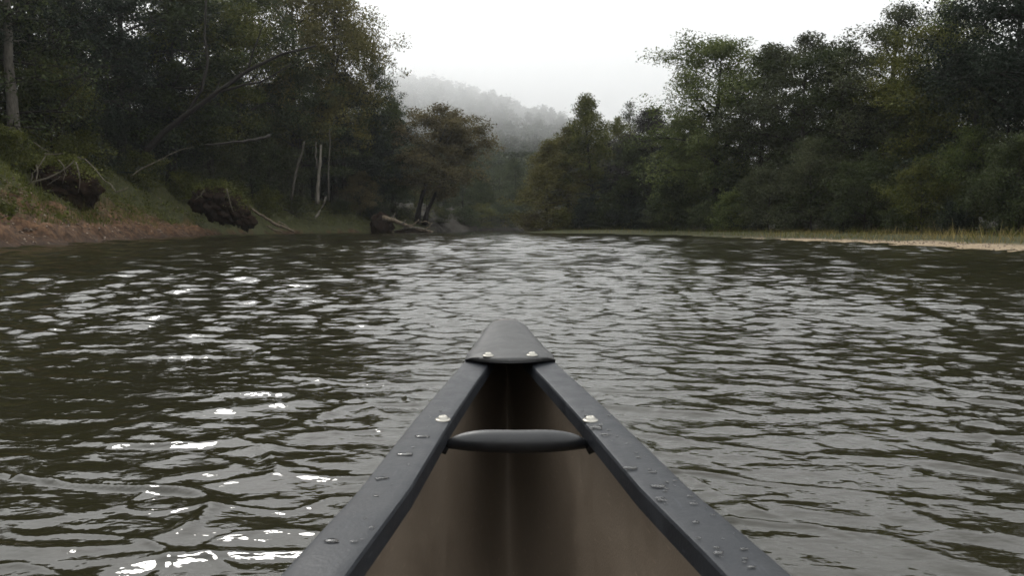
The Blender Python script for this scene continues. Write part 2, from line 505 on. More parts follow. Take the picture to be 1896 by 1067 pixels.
hole = (np.abs(c[:, 0] - axis_x(c[:, 1])) < half_w(c[:, 1] + 0.10) * 0.86) & (c[:, 1] < 1.86) & (c[:, 1] > -2.6)
# beyond the bend the sheet runs on under the banks; only what lies far inland is dropped
land = ~in_river(c[:, 0], c[:, 1]) & (np.minimum(seg_dist(c[:, 0], c[:, 1], LEFT), seg_dist(c[:, 0], c[:, 1], RIGHT)) > 4)
FW = FW[~hole & ~land]
used = np.zeros(len(VW), bool); used[FW.ravel()] = True
remap = np.cumsum(used) - 1
wm = mesh_np('water', VW[used], remap[FW], [M_WATER], True)
tag(link('water', wm), 'rippled dark green river reflecting the pale sky', kind='structure')

# ------------------------------------------------------------------ foliage
LR = np.random.default_rng(5)
def leaf_quads(C, size, rng, droop=0.0, up=0.5, slim=0.55):
    n = len(C)
    nrm = rng.normal(0, 1, (n, 3)); nrm[:, 2] += up * 1.6
    nrm /= np.linalg.norm(nrm, axis=1)[:, None]
    a = rng.normal(0, 1, (n, 3)); a[:, 2] -= droop
    a -= (a * nrm).sum(1)[:, None] * nrm
    a /= np.linalg.norm(a, axis=1)[:, None] + 1e-9
    b = np.cross(nrm, a)
    s = size * rng.uniform(0.6, 1.25, (n, 1))
    fold = nrm * s * 0.12
    v = np.stack([C - a * s * 0.5, C + b * s * slim * 0.5 + fold, C + a * s * 0.5, C - b * s * slim * 0.5 + fold], 1).reshape(-1, 3)
    return v, np.arange(4 * n).reshape(n, 4)
PROF = {
    'round': lambda t: math.sqrt(max(0.02, 1 - (2 * t - 0.9) ** 2 / 1.25)),
    'cone':  lambda t: max(0.06, (1 - t) ** 0.8),
    'egg':   lambda t: max(0.1, (1 - t ** 2.2)) * (0.65 + 0.35 * min(1, t * 3)),
    'fan':   lambda t: 0.35 + 0.65 * t if t < 0.85 else 0.8,
    'flat':  lambda t: 1.0 if t < 0.7 else 0.75,
}
def gen_tree(name, seed, H, Rr, base, prof, nl, leaves, leaf, lean=(0, 0), clump=0.6, up=0.6, droop=0.2, trunk=1.0, twin=False, el=(0.1, 1.0), bark='dark', slim=0.55, ragged=0.3, fullness=1.0):
    rng = np.random.default_rng(seed)
    mb = MB(); pr = PROF[prof]; clump = clump * 1.35
    clumps = []
    stems = [(0.0, 0.0, lean[0], lean[1], 1.0)]
    if twin: stems.append((0.7, 0.25, lean[0] * 0.75 + 1.6, lean[1] + 0.6, 0.88))
    for (bx, by, lx, ly, hs) in stems:
        kk = 9
        P = []
        wx, wy = rng.normal(0, 0.022 * H, kk).cumsum() * 0.35, rng.normal(0, 0.022 * H, kk).cumsum() * 0.35
        for i in range(kk):
            t = i / (kk - 1)
            P.append(np.array([bx + lx * t ** 1.2 + wx[i] * t, by + ly * t ** 1.2 + wy[i] * t, H * hs * 0.96 * t - (0.4 if i == 0 else 0)]))
        rr = [(0.0155 * H * trunk * hs) * ((1 - i / (kk - 1)) ** 0.85 + 0.06) * (1.35 if i == 0 else 1) for i in range(kk)]
        mb.tube(P, rr, 7)
        def at(t):
            q = min(t, 0.999) * (kk - 1); i = int(q); f = q - i
            return P[i] * (1 - f) + P[i + 1] * f, rr[i] * (1 - f) + rr[i + 1] * f
        n_l = nl if not twin else int(nl * 0.6)
        for i in range(n_l):
            u = (i + rng.uniform(0, 0.9)) / n_l
            t = base + (0.98 - base) * u
            p0, r0 = at(t)
            az = i * 2.39996 + rng.normal(0, 0.5)
            e = el[0] + (el[1] - el[0]) * u + rng.normal(0, 0.18)
            ln = Rr * pr(u) * rng.uniform(1 - ragged, 1 + ragged * 0.5)
            d = np.array([math.cos(az) * math.cos(e), math.sin(az) * math.cos(e), math.sin(e)])
            pts = [p0]
            nseg = 5
            for s in range(1, nseg + 1):
                dd = d + np.array([0, 0, -droop * (s / nseg) ** 2 * 1.4]) + rng.normal(0, 0.13, 3)
                pts.append(pts[-1] + dd * ln / nseg)
            rb = min(r0 * 0.6, 0.02 * ln + 0.015)
            mb.tube(pts, [rb * (1 - 0.85 * s / nseg) for s in range(nseg + 1)], 5, cap=False)
            clumps.append((pts[-1], clump * rng.uniform(0.7, 1.2)))
            if ln > 1.2: clumps.append((pts[3], clump * rng.uniform(0.6, 1.1)))
            nsub = int(3 + ln * 1.1)
            for j in range(nsub):
                s = rng.uniform(0.25, 1.0) * nseg
                a = int(min(s, nseg - 1e-3)); f = s - a
                q0 = pts[a] * (1 - f) + pts[min(a + 1, nseg)] * f
                d2 = d * 0.6 + rng.normal(0, 0.6, 3); d2[2] = d2[2] * 0.7 + 0.12 - droop * 0.5
                l2 = ln * rng.uniform(0.18, 0.42)
                q1 = q0 + d2 * l2 * 0.55 + rng.normal(0, 0.05, 3) * l2
                q2 = q1 + (d2 + np.array([0, 0, -droop * 0.6])) * l2 * 0.5
                mb.tube([q0, q1, q2], [rb * 0.4, rb * 0.25, 0.006], 4, cap=False)
                clumps.append((q2, clump * rng.uniform(0.6, 1.25)))
                clumps.append((q1, clump * rng.uniform(0.5, 1.0)))
        clumps.append((P[-1], clump * 0.8))
        for i in range(int(fullness * 60)):           # twigs filling the inside of the crown
            u = rng.uniform(0, 0.96); q = Rr * pr(u) * rng.uniform(0.1, 0.88) ** 0.6; a = rng.uniform(0, 6.28)
            p0, _ = at(base + (0.98 - base) * u)
            clumps.append((p0 + np.array([q * math.cos(a), q * math.sin(a), q * math.sin(el[1] * u) * 0.4]), clump * rng.uniform(0.8, 1.3)))
    C = np.array([c for c, _ in clumps]); r = np.array([x for _, x in clumps])
    w = r ** 2 * rng.uniform(0.35, 1.6, len(r)); w /= w.sum()
    idx = rng.choice(len(C), leaves, p=w)
    g = rng.normal(0, 1, (leaves, 3)); g /= np.linalg.norm(g, axis=1)[:, None]
    g *= (rng.uniform(0.05, 1, leaves) ** 0.5)[:, None]
    pos = C[idx] + g * r[idx][:, None] * np.array([1.0, 1.0, 0.72])
    pos[:, 2] = np.maximum(pos[:, 2], 0.05)
    v, f = leaf_quads(pos, leaf, rng, droop * 2, up, slim)
    crown = mesh_np('crown', v, f, [LEAF['dark']])
    tr = mb.mesh('trunk', BARK[bark])
    return dict(crown=crown, trunk=tr, H=float(np.percentile(pos[:, 2], 99.7)), n=name)
T = {}
T['oak']     = gen_tree('oak', 1, 15, 5.2, 0.22, 'round', 26, 30000, 0.21)
T['oak2']    = gen_tree('oak2', 2, 15, 5.0, 0.15, 'egg', 28, 30000, 0.21)
T['tall']    = gen_tree('tall', 3, 17, 4.2, 0.18, 'egg', 30, 28000, 0.21)
T['tall2']   = gen_tree('tall2', 4, 17, 4.0, 0.10, 'round', 30, 28000, 0.21)
T['airy']    = gen_tree('airy', 5, 16, 5.4, 0.22, 'round', 28, 34000, 0.23, droop=0.45, clump=0.75, el=(0.25, 1.1), slim=0.4, fullness=.8)
T['airy2']   = gen_tree('airy2', 6, 16, 4.6, 0.28, 'egg', 24, 12500, 0.21, droop=0.5, clump=0.7, el=(0.3, 1.2), slim=0.38, fullness=0)
T['bare']    = gen_tree('bare', 7, 15, 3.4, 0.35, 'egg', 20, 4200, 0.17, droop=0.15, clump=0.55, el=(0.5, 1.25), bark='grey', fullness=0)
T['cone']    = gen_tree('cone', 8, 15, 5.2, 0.04, 'cone', 40, 30000, 0.22, el=(0.0, 0.8), clump=0.7)
T['layer']   = gen_tree('layer', 9, 18, 6.6, 0.10, 'egg', 30, 34000, 0.22, el=(0.0, 0.6), clump=0.85, droop=0.15, up=0.9)
T['lean']    = gen_tree('lean', 10, 13, 4.4, 0.32, 'round', 38, 38000, 0.25, lean=(3.4, -0.5), twin=True, clump=0.65, trunk=1.25, el=(0.1, 1.1), fullness=.9)
T['wood']    = gen_tree('wood', 11, 20, 4.8, 0.30, 'egg', 26, 24000, 0.24, trunk=1.1)
T['wood2']   = gen_tree('wood2', 12, 20, 5.2, 0.12, 'round', 30, 7000, 0.25)
T['fill']    = gen_tree('fill', 13, 14, 4.6, 0.03, 'flat', 34, 7000, 0.25, el=(-0.1, 0.9), clump=0.75)
T['arch']    = gen_tree('arch', 14, 6.5, 4.2, 0.12, 'round', 20, 17000, 0.17, droop=0.6, el=(0.2, 1.1), clump=0.6, up=0.8)
T['arch2']   = gen_tree('arch2', 15, 6.5, 3.6, 0.05, 'flat', 20, 15000, 0.16, droop=0.5, el=(0.1, 1.1), clump=0.55, up=0.8, slim=0.45)
T['bush']    = gen_tree('bush', 16, 3.2, 2.0, 0.02, 'round', 24, 9000, 0.17, el=(0.0, 1.2), clump=0.36, trunk=0.7)
T['bush2']   = gen_tree('bush2', 17, 2.6, 1.9, 0.02, 'flat', 20, 6500, 0.15, el=(0.1, 1.2), clump=0.36, droop=0.35, trunk=0.7, ragged=0.5)
T['pole']    = gen_tree('pole', 18, 17, 4.5, 0.45, 'round', 22, 12000, 0.20, trunk=1.5, bark='grey', clump=0.7)

CROWN_CACHE = {}
def deep(u, d):
    """depth at which the sight line at column u is d metres inland of the left waterline"""
    D = np.arange(16, 150, 0.5); x = (u - 948) / FPX * D
    _, dl, _, _ = terrain(x, D)
    k = np.where(dl > d)[0]
    return float(D[k[0]])
def place(kind, u, D, top, label, m='dark', cat='tree', name=None, wide=1.0, rz=None, group=None, x=None, tilt=(0, 0), bark=None, sink=0.0):
    p = T[kind]
    xx = (u - 948) / FPX * D if x is None else x
    z0 = gz(xx, D) - sink
    Hh = (CAM_Z + (420 - top) / FPX * D) - z0 if top is not None else None
    s = max(0.15, Hh / p['H'])
    if rz is None: rz = LR.uniform(0, 6.28)
    o = thing(name or 'tree', label, cat, (xx, D, z0), rz, (s * wide, s * wide, s), group)
    o.rotation_euler = (tilt[0], tilt[1], rz)
    for part in ('trunk', 'crown'):
        c = link(part if cat != 'shrub' or part == 'crown' else 'stem', p[part], o)
        c.material_slots[0].link = 'OBJECT'
        c.material_slots[0].material = LEAF[m] if part == 'crown' else (BARK[bark] if bark else p['trunk'].materials[0])
    return o

# --- right bank, front row from far to near
def rplace(kind, u, D, top, label, m, wide=1.0, **k): return place(kind, u, D, top, label, m, wide=wide * 1.3, **k)
rplace('cone', 1012, 97, 262, 'low spreading yellow-green tree at the tip of the right bank point', 'yellow', wide=1.0)
rplace('cone', 1098, 99, 182, 'pointed yellowish tree with a spire top rising on the right bank point', 'olive', wide=0.80, rz=0.4)
rplace('oak2', 1052, 103, 238, 'rounded olive tree between the spreading tree and the spire on the right point', 'yellow')
rplace('bare', 1162, 108, 192, 'thin nearly leafless tree standing pale against the sky above the right point', 'grey', wide=0.8)
rplace('oak', 1135, 104, 216, 'small olive-brown tree just right of the spire-topped tree', 'olive', wide=.8)
rplace('oak2', 1205, 92, 206, 'dark purplish round-topped tree right of the leafless tree', 'plum', wide=.95)
rplace('tall2', 1262, 80, 226, 'light green low tree in front of the purplish tree', 'fresh', wide=.95)
rplace('airy', 1322, 73, 82, 'tall feathery pale green tree with sky showing through its branches', 'fresh', wide=1.0, rz=2.2)
rplace('tall', 1405, 68, 96, 'dark round-headed tree right of the feathery pale tree', 'dark')
rplace('oak', 1478, 62, 68, 'broad grey-green tree with a domed top in mid right bank', 'grey', wide=.95)
rplace('tall2', 1558, 57, 92, 'dull green tree below the skyline dip on the right bank', 'dark')
rplace('airy2', 1632, 54, 18, 'tall lacy tree with thin twigs fanning against the sky on the right', 'grey', wide=1.05)
rplace('airy', 1705, 50, 62, 'green loosely leaved tree below the lacy twigs on the right', 'olive', wide=.8)
rplace('airy2', 1752, 49, 4, 'slender light green tree with drooping sprays left of the dark giant tree', 'fresh', wide=.8)
rplace('bare', 1792, 47, 60, 'bare-limbed tree with a visible trunk beside the dark giant tree', 'grey', wide=.9, bark='dark')
rplace('layer', 1872, 42, -130, 'huge dark tree in tiers at the upper right edge of the picture', 'deep', wide=.66)
rplace('layer', 1990, 38, -160, 'dark tree cut off by the right edge of the picture', 'deep', wide=.8)
# --- right bank, understory
place('bush', 1352, 61, 352, 'round dark green bush on the grass under the right bank trees', 'fresh', 'shrub', 'shrub', wide=1.0)
place('bush', 1243, 74, 322, 'tall dark bush left of the round bush on the right bank', 'dark', 'shrub', 'shrub', wide=.8)
place('bush2', 1163, 89, 391, 'small upright sapling alone on the grass of the right point', 'fresh', 'shrub', 'sapling', wide=.7)
place('arch', 1420, 58, 300, 'grey-green thicket tree right of the round bush', 'grey')
place('arch2', 1500, 53, 255, 'soft grey arching tree under the domed tree', 'grey')
place('arch', 1598, 47, 285, 'low dark spreading tree over the shaded grass edge', 'dark')
place('arch', 1702, 42, 292, 'low tree with bright green layered sprays hanging over the sand bar', 'olive')
place('arch2', 1800, 40, 236, 'yellow-green young tree in front of the dark giant tree', 'fresh')
place('arch', 1885, 34, 252, 'dark drooping small tree at the right edge above the sand bar', 'dark')
place('bush2', 1560, 48, 372, 'low shaded bush under the spreading tree on the right', 'deep', 'shrub', 'shrub')
place('bush2', 1660, 42, 374, 'dark weedy bush left of the layered green sprays', 'dark', 'shrub', 'shrub')
place('bush2', 1765, 38, 368, 'ragged bush below the yellow-green young tree', 'deep', 'shrub', 'shrub')
place('bush2', 1452, 56, 372, 'flat topped bush beneath the grey arching tree', 'dark', 'shrub', 'shrub')
place('bush2', 1302, 66, 368, 'dim bush at the foot of the feathery pale tree', 'dark', 'shrub', 'shrub')
place('bush2', 1198, 84, 372, 'dim bush beneath the purplish tree', 'deep', 'shrub', 'shrub')
place('bush2', 985, 94.5, 392, 'brownish bush at the waterline on the tip of the right point', 'rust', 'shrub', 'shrub', wide=1.3)
place('bush2', 1035, 96, 385, 'yellow-green bush beside the tip of the right point', 'olive', 'shrub', 'shrub', wide=1.3)
place('bush2', 1100, 95, 384, 'dull bush under the spire-topped tree', 'dark', 'shrub', 'shrub', wide=1.2)

# --- left bank, front row from near to far
def lplace(kind, u, d, *a, **k): return place(kind, u, deep(u, d), *a, **k)
lplace('pole', 38, 7.0, -190, 'big tree with a thick pale grey forked trunk at the left edge', 'deep', rz=1.0, bark='grey')
lplace('arch2', 105, 7.0, 110, 'sparse yellowing young tree beside the pale forked trunk', 'olive')
lplace('wood', 150, 9, -180, 'dark tall tree right of the pale forked trunk', 'deep', wide=1.15)
lplace('wood2', 235, 8, -160, 'black-green tree filling the gap left of the leaning trunk', 'deep', wide=1.2)
lplace('tall', 322, 7, -90, 'tall dim olive tree behind the leaning trunk on the left', 'dark', wide=1.3)
lplace('airy', 395, 6, 2, 'olive tree with softly lit upper sprays on the left bank', 'olive', wide=1.25)
lplace('airy', 452, 7, -40, 'tall thin tree with sky glinting through its top on the left', 'dark', wide=.95)
lplace('airy', 548, 8, -70, 'highest feathery yellow-green tree on the left skyline', 'yellow', wide=1.0)
lplace('airy', 622, 7, -14, 'feathery yellow-green tree leaning out over the dark round tree', 'yellow', wide=.9)
lplace('oak', 560, 6, 120, 'dark mass of tree below the highest feathery tree', 'dark', wide=1.3)
lplace('oak2', 640, 6, 140, 'broad shadowy tree under the feathery skyline', 'deep', wide=1.2)
lplace('oak', 690, 5, 104, 'dark round-headed tree at the end of the left skyline', 'dark', wide=.7)
lplace('tall', 728, 5, 186, 'small dark green tree stepping down toward the leaning tree', 'dark', wide=1.0)
lplace('oak2', 690, 4, 236, 'deep green low tree above the driftwood', 'deep', wide=1.0)
lplace('lean', 772, 1.5, 208, 'rust-tinged twin-trunked tree leaning out over the river', 'rust', rz=0.0, wide=1.25)
lplace('arch2', 790, 3, 318, 'olive young tree at the foot of the leaning tree', 'olive')
lplace('arch', 668, 3.5, 318, 'brownish thicket tree above the waterline left of the driftwood', 'rust')
lplace('arch', 735, 3, 336, 'green thicket tree directly behind the driftwood', 'dark')
lplace('arch2', 520, 5.5, 262, 'shadowy thin tree left of the white trunk', 'grey')
lplace('arch', 470, 6, 262, 'dim spreading tree above the dark bank hollow', 'dark')
lplace('arch', 380, 6.5, 230, 'grey-green understory tree under the olive tree on the left', 'grey')
lplace('arch', 285, 7.5, 205, 'very dark understory tree under the leaning trunk', 'deep')
lplace('arch2', 190, 7.5, 195, 'dark brushy tree above the root mass', 'deep')
for (u, d, tp, m, lb) in [
    (20, 5.6, 226, 'weed', 'weedy green bush at the left edge on the bank top'),
    (150, 6, 236, 'weed', 'olive bush on the bank above the big root mass'),
    (262, 5.5, 276, 'weed', 'green bush right of the big root mass'),
    (345, 4.5, 312, 'weed', 'leafy bush above the bare red earth slope'),
    (438, 4.5, 330, 'weed', 'green bush spilling over the small root mass'),
    (497, 4.0, 346, 'weed', 'green bush above the slanting log'),
    (552, 4.0, 360, 'olive', 'low green bush below the pale leaning trunk'),
    (632, 3.5, 366, 'dark', 'dull bush right of the white trunk'),
    (690, 2.0, 378, 'deep', 'dark bush against the root end of the driftwood'),
    (822, 1.5, 384, 'dark', 'green bush at the waterline right of the driftwood'),
    (860, 1.5, 380, 'far', 'hazy green bush on the left bank just before the bend'),
    (14, 1.8, 372, 'weed', 'low leafy clump near the water at the far left')]:
    lplace('bush2', u, d, tp, lb, m, 'shrub', 'shrub', wide=1.25)

# --- the far bend
FB = 'trees along the far side of the river bend'
for (u, D, tp, k, m) in [(822, 126, 322, 'oak', 'far'), (858, 136, 300, 'tall2', 'far'), (892, 148, 318, 'oak2', 'dark'), (925, 160, 306, 'fill', 'far'), (955, 172, 300, 'oak', 'far'),
                         (800, 142, 290, 'fill', 'far'), (840, 160, 276, 'fill', 'dark'), (880, 176, 296, 'tall', 'far'), (915, 190, 290, 'fill', 'far'), (985, 186, 292, 'fill', 'dark'), (1020, 196, 290, 'oak', 'far'), (770, 150, 262, 'oak2', 'dark'), (950, 202, 296, 'oak2', 'dark'), (905, 168, 350, 'arch', 'far'), (930, 176, 345, 'arch2', 'far'), (955, 184, 350, 'arch', 'dark'), (870, 152, 360, 'arch', 'far'), (975, 178, 340, 'arch', 'far'), (1000, 190, 330, 'fill', 'far')]:
    place(k, u, D, tp, 'hazy green tree on the far bank of the bend under the hill', m, group=FB, wide=1.15)
for (u, D, tp, m) in [(872, 132, 388, 'far'), (892, 136, 376, 'olive'), (910, 139, 384, 'far'), (928, 143, 372, 'far'), (944, 147, 380, 'dark'), (960, 152, 368, 'far'), (976, 157, 374, 'far'), (918, 150, 352, 'far'), (950, 158, 348, 'dark'), (884, 146, 350, 'far')]:
    place('arch2', u, D, tp, 'hazy leafy tree low over the water on the far side of the bend', m, group='low trees on the far waterline of the bend', wide=1.5, sink=.5)
# --- woods behind the front rows
fr = random.Random(4)
def behind(P, off, y0, y1, step, kinds, hs, label, mats, group, side):
    pts = []
    acc = 0.0
    for a, b in zip(P[:-1], P[1:]):
        d = b - a; ln = math.hypot(*d); n = np.array([-d[1], d[0]]) / ln * side
        s = (step - acc) if acc else 0.0
        while s < ln:
            p = a + d * s / ln + n * (off + fr.uniform(-1.2, 1.2))
            if y0 < p[1] < y1: pts.append(p)
            s += step * fr.uniform(0.8, 1.2)
        acc = 0
    for p in pts:
        k = fr.choice(kinds); x, y = float(p[0]), float(p[1])
        if bool(in_river(np.array([x]), np.array([y]))[0]): continue
        z0 = gz(x, y)
        h = fr.uniform(*hs) * (1.0 if y < 70 else 0.9)
        top = 420 - (z0 + h - CAM_Z) / y * FPX
        place(k, 0, y, top, label, fr.choice(mats), group=group, x=x, wide=fr.uniform(.95, 1.2))
GL = 'shaded wood behind the left bank'
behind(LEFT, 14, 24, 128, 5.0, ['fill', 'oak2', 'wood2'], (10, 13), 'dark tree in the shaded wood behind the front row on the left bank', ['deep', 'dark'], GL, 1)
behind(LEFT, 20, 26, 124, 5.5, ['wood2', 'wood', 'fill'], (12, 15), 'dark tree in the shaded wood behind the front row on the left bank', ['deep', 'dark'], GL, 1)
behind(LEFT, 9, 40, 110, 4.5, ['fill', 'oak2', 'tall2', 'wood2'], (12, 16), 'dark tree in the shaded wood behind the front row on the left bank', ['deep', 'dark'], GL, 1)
GR = 'wood behind the right bank'
behind(RIGHT, 8.5, 28, 100, 3.6, ['arch', 'arch2', 'bush'], (3.0, 4.8), 'dim leafy thicket in the shade under the right bank trees', ['dark', 'deep', 'grey'], 'thickets under the right bank trees', -1)
behind(RIGHT, 12, 30, 104, 5.0, ['fill', 'oak2', 'tall2'], (9.0, 11.5), 'dim tree in the wood behind the front row on the right bank', ['dark', 'grey', 'deep'], GR, -1)
behind(RIGHT, 19, 34, 106, 5.5, ['fill', 'oak', 'tall2'], (10, 12.5), 'dim tree in the wood behind the front row on the right bank', ['dark', 'deep'], GR, -1)

# --- wood on the hill (uncountable): geometry nodes scatter
hc = gen_tree('hilltree', 30, 11, 4.6, 0.05, 'round', 16, 700, 0.95, clump=0.9)
hc2 = gen_tree('hilltree2', 31, 13, 4.0, 0.05, 'egg', 16, 700, 0.95, clump=0.9)
hrng = np.random.default_rng(8)
vv, ff, nb = [], [], 0
pts = []
while len(pts) < 1500:
    x, y = hrng.uniform(-190, 110), 212 + 300 * hrng.uniform() ** 1.0
    if abs(x) / y > 0.36: continue
    pts.append((x, y))
pm = bpy.data.meshes.new('hill_wood')
pm.from_pydata([(x, y, hill_z(x, y) - 0.5) for x, y in pts], [], []); pm.update()
pm.materials.append(LEAF['far'])
hw = link('hill_wood', pm)
tag(hw, 'mist-veiled forest covering the hill beyond the bend', kind='stuff')
srcs = []
for h in (hc, hc2):
    h['crown'].materials[0] = LEAF['far']
    srcs.append(bpy.data.objects.new('hill_canopy', h['crown']))
ng = bpy.data.node_groups.new('scatter_canopy', 'GeometryNodeTree')
ng.interface.new_socket('Geometry', in_out='INPUT', socket_type='NodeSocketGeometry')
ng.interface.new_socket('Geometry', in_out='OUTPUT', socket_type='NodeSocketGeometry')
gi, go = ng.nodes.new('NodeGroupInput'), ng.nodes.new('NodeGroupOutput')
join = ng.nodes.new('GeometryNodeJoinGeometry')
for q, so in enumerate(srcs):
    oi = ng.nodes.new('GeometryNodeObjectInfo'); oi.inputs['Object'].default_value = so
    io = ng.nodes.new('GeometryNodeInstanceOnPoints')
    m2p = ng.nodes.new('GeometryNodeMeshToPoints')
    rb = ng.nodes.new('FunctionNodeRandomValue'); rb.data_type = 'BOOLEAN'; rb.inputs['Seed'].default_value = 3
    rb.inputs['Probability'].default_value = 0.5
    if q:
        nt_ = ng.nodes.new('FunctionNodeBooleanMath'); nt_.operation = 'NOT'
        ng.links.new(rb.outputs['Value'] if 'Value' in rb.outputs else rb.outputs[3], nt_.inputs[0]); sel = nt_.outputs[0]
    rs = ng.nodes.new('FunctionNodeRandomValue'); rs.data_type = 'FLOAT'
    fi = [i for i in rs.inputs if i.enabled]
    rs.inputs[2].default_value = 0.75; rs.inputs[3].default_value = 1.3
    rr_ = ng.nodes.new('FunctionNodeRandomValue'); rr_.data_type = 'FLOAT_VECTOR'
    rr_.inputs[0].default_value = (0, 0, 0); rr_.inputs[1].default_value = (0, 0, 6.28)
    ng.links.new(gi.outputs[0], m2p.inputs['Mesh'])
    ng.links.new(m2p.outputs[0], io.inputs['Points'])
    rbo = [o for o in rb.outputs if o.enabled][0]
    ng.links.new(rbo if not q else sel, io.inputs['Selection'])
    if q: ng.links.new(rbo, nt_.inputs[0])
    ng.links.new(oi.outputs['Geometry'], io.inputs['Instance'])
    ng.links.new([o for o in rr_.outputs if o.enabled][0], io.inputs['Rotation'])
    ng.links.new([o for o in rs.outputs if o.enabled][0], io.inputs['Scale'])
    ng.links.new(io.outputs[0], join.inputs[0])
ng.links.new(join.outputs[0], go.inputs[0])
md = hw.modifiers.new('scatter', 'NODES'); md.node_group = ng

# ------------------------------------------------------------------ grass and ground cover (stuff)
gr = np.random.default_rng(9)
def scatter(n, box, test):
    out = []
    got = 0
    while got < n:
        x = gr.uniform(box[0], box[1], n); y = gr.uniform(box[2], box[3], n)
        h, dl, dr, lf = terrain(x, y)
        k = test(x, y, h, dl, dr, lf)
        out.append(np.stack([x[k], y[k], h[k], dl[k], dr[k]], 1)); got += int(k.sum())
        if not k.any(): break
    return np.vstack(out)[:n]
def blades(name, P, hmin, hmax, w, m, label):
    n = len(P)
    az = gr.uniform(0, 6.28, n); hh = gr.uniform(hmin, hmax, n) * (.35 + 1.5 * fbm(P[:, 0] * .9, P[:, 1] * .9, 71) ** 1.3 * 1.3) * np.where(gr.uniform(0, 1, n) > .985, 1.9, 1); ww = w * gr.uniform(.6, 1.4, n)
    b = np.stack([np.cos(az), np.sin(az), np.zeros(n)], 1) * ww[:, None]
    top = np.stack([gr.normal(0, .35, n), gr.normal(0, .35, n), np.ones(n)], 1) * hh[:, None]
    base = P[:, :3] - np.array([0, 0, .04])
    v = np.stack([base - b, base + b, base + top + b * .15, base + top - b * .15], 1).reshape(-1, 3)
    me = mesh_np(name, v, np.arange(4 * n).reshape(n, 4), [m])
    return tag(link(name, me), label, kind='stuff')
near_y = lambda y: gr.uniform(0, 1, y.shape) < np.clip(38 / y, 0.25, 1) ** 1.2
P = scatter(7000, (1, 30, 18, 100), lambda x, y, h, dl, dr, lf: (~lf) & (dr > .4 + 1.3 * (fbm(x * .8, y * .8, 61) - .5) + 0.9 * (1 - sstep(28, 52, y))) & (dr < 8) & near_y(y))
pick = fbm(P[:, 0] * .25, P[:, 1] * .25, 66) + gr.normal(0, .12, len(P)) > .40 + .2 * sstep(36, 70, P[:, 1])
blades('straw_grass', P[pick], .12, .34, .011, LEAF['straw'], 'dry straw-coloured grass along the right sand bar')
blades('green_grass', P[~pick], .12, .36, .011, LEAF['weed'], 'green grass along the right bank below the trees')
P = scatter(34000, (-44, -6, 18, 110), lambda x, y, h, dl, dr, lf: lf & (dl > 0.9) & (dl < 12) & near_y(y) & ((dl > 4.6) | (fbm(x * .7, y * .7, 62) > .5)))
blades('bank_grass', P, .15, .55, .014, LEAF['weed'], 'rough green grass over the left bank slope')
P = scatter(30000, (-46, -6, 18, 115), lambda x, y, h, dl, dr, lf: lf & (dl > 1.3) & (dl < 15) & near_y(y) & (fbm(x * .5, y * .5, 63) > .42))
P[:, 2] += gr.uniform(0.02, .5, len(P)) * (0.4 + fbm(P[:, 0], P[:, 1], 64))
v, f = leaf_quads(P[:, :3], .17, gr, .2, .9, .7)
tag(link('ground_cover', mesh_np('ground_cover', v, f, [LEAF['weed']])), 'low weeds and vines covering the left bank', kind='stuff')
P = scatter(9000, (-30, -9, 20, 66), lambda x, y, h, dl, dr, lf: lf & (dl > 0.15) & (dl < 4.5) & near_y(y))
# stones on the earth slope and the sand bar
def stones(name, P, s0, s1, m, label):
    base = np.array([(1, 0, 0), (0, 1, 0), (-1, 0, 0), (0, -1, 0), (0, 0, .7), (0, 0, -.5)], float)
    fc = np.array([(0, 1, 4), (1, 2, 4), (2, 3, 4), (3, 0, 4), (1, 0, 5), (2, 1, 5), (3, 2, 5), (0, 3, 5)])
    n = len(P); s = gr.uniform(s0, s1, (n, 1, 1)) ** 1.0 * gr.uniform(.6, 1.4, (n, 1, 3))
    a = gr.uniform(0, 6.28, n); c, q = np.cos(a), np.sin(a)
    Rm = np.zeros((n, 3, 3)); Rm[:, 0, 0] = c; Rm[:, 0, 1] = -q; Rm[:, 1, 0] = q; Rm[:, 1, 1] = c; Rm[:, 2, 2] = 1
    v = np.einsum('nij,nkj->nki', Rm, base[None] * s * gr.uniform(.8, 1.2, (n, 6, 3))) + P[:, None, :3]
    f = (fc[None] + (np.arange(n) * 6)[:, None, None]).reshape(-1, 3)
    return tag(link(name, mesh_np(name, v.reshape(-1, 3), f, [m])), label, kind='stuff')
m_, t_, o_ = mat('river_stone')
g_ = t_.nodes.new('ShaderNodeNewGeometry'); d_ = t_.nodes.new('ShaderNodeBsdfPrincipled'); d_.inputs['Roughness'].default_value = .8
t_.links.new(ramp(t_, g_.outputs['Random Per Island'], [(0, (.03, .02, .013)), (.75, (.11, .075, .05)), (1, (.32, .26, .21))]), d_.inputs['Base Color'])
t_.links.new(d_.outputs[0], o_.inputs['Surface'])
M_STONE = m_
stones('gravel', P[:3600], .015, .07, M_STONE, 'pale pebbles and clods strewn over the red earth slope')
P = scatter(700, (8, 22, 18, 56), lambda x, y, h, dl, dr, lf: (~lf) & (dr > -.05) & (dr < 1.5) & near_y(y))
stones('beach_pebbles', P, .015, .05, M_STONE, 'small pale pebbles along the right sand bar')

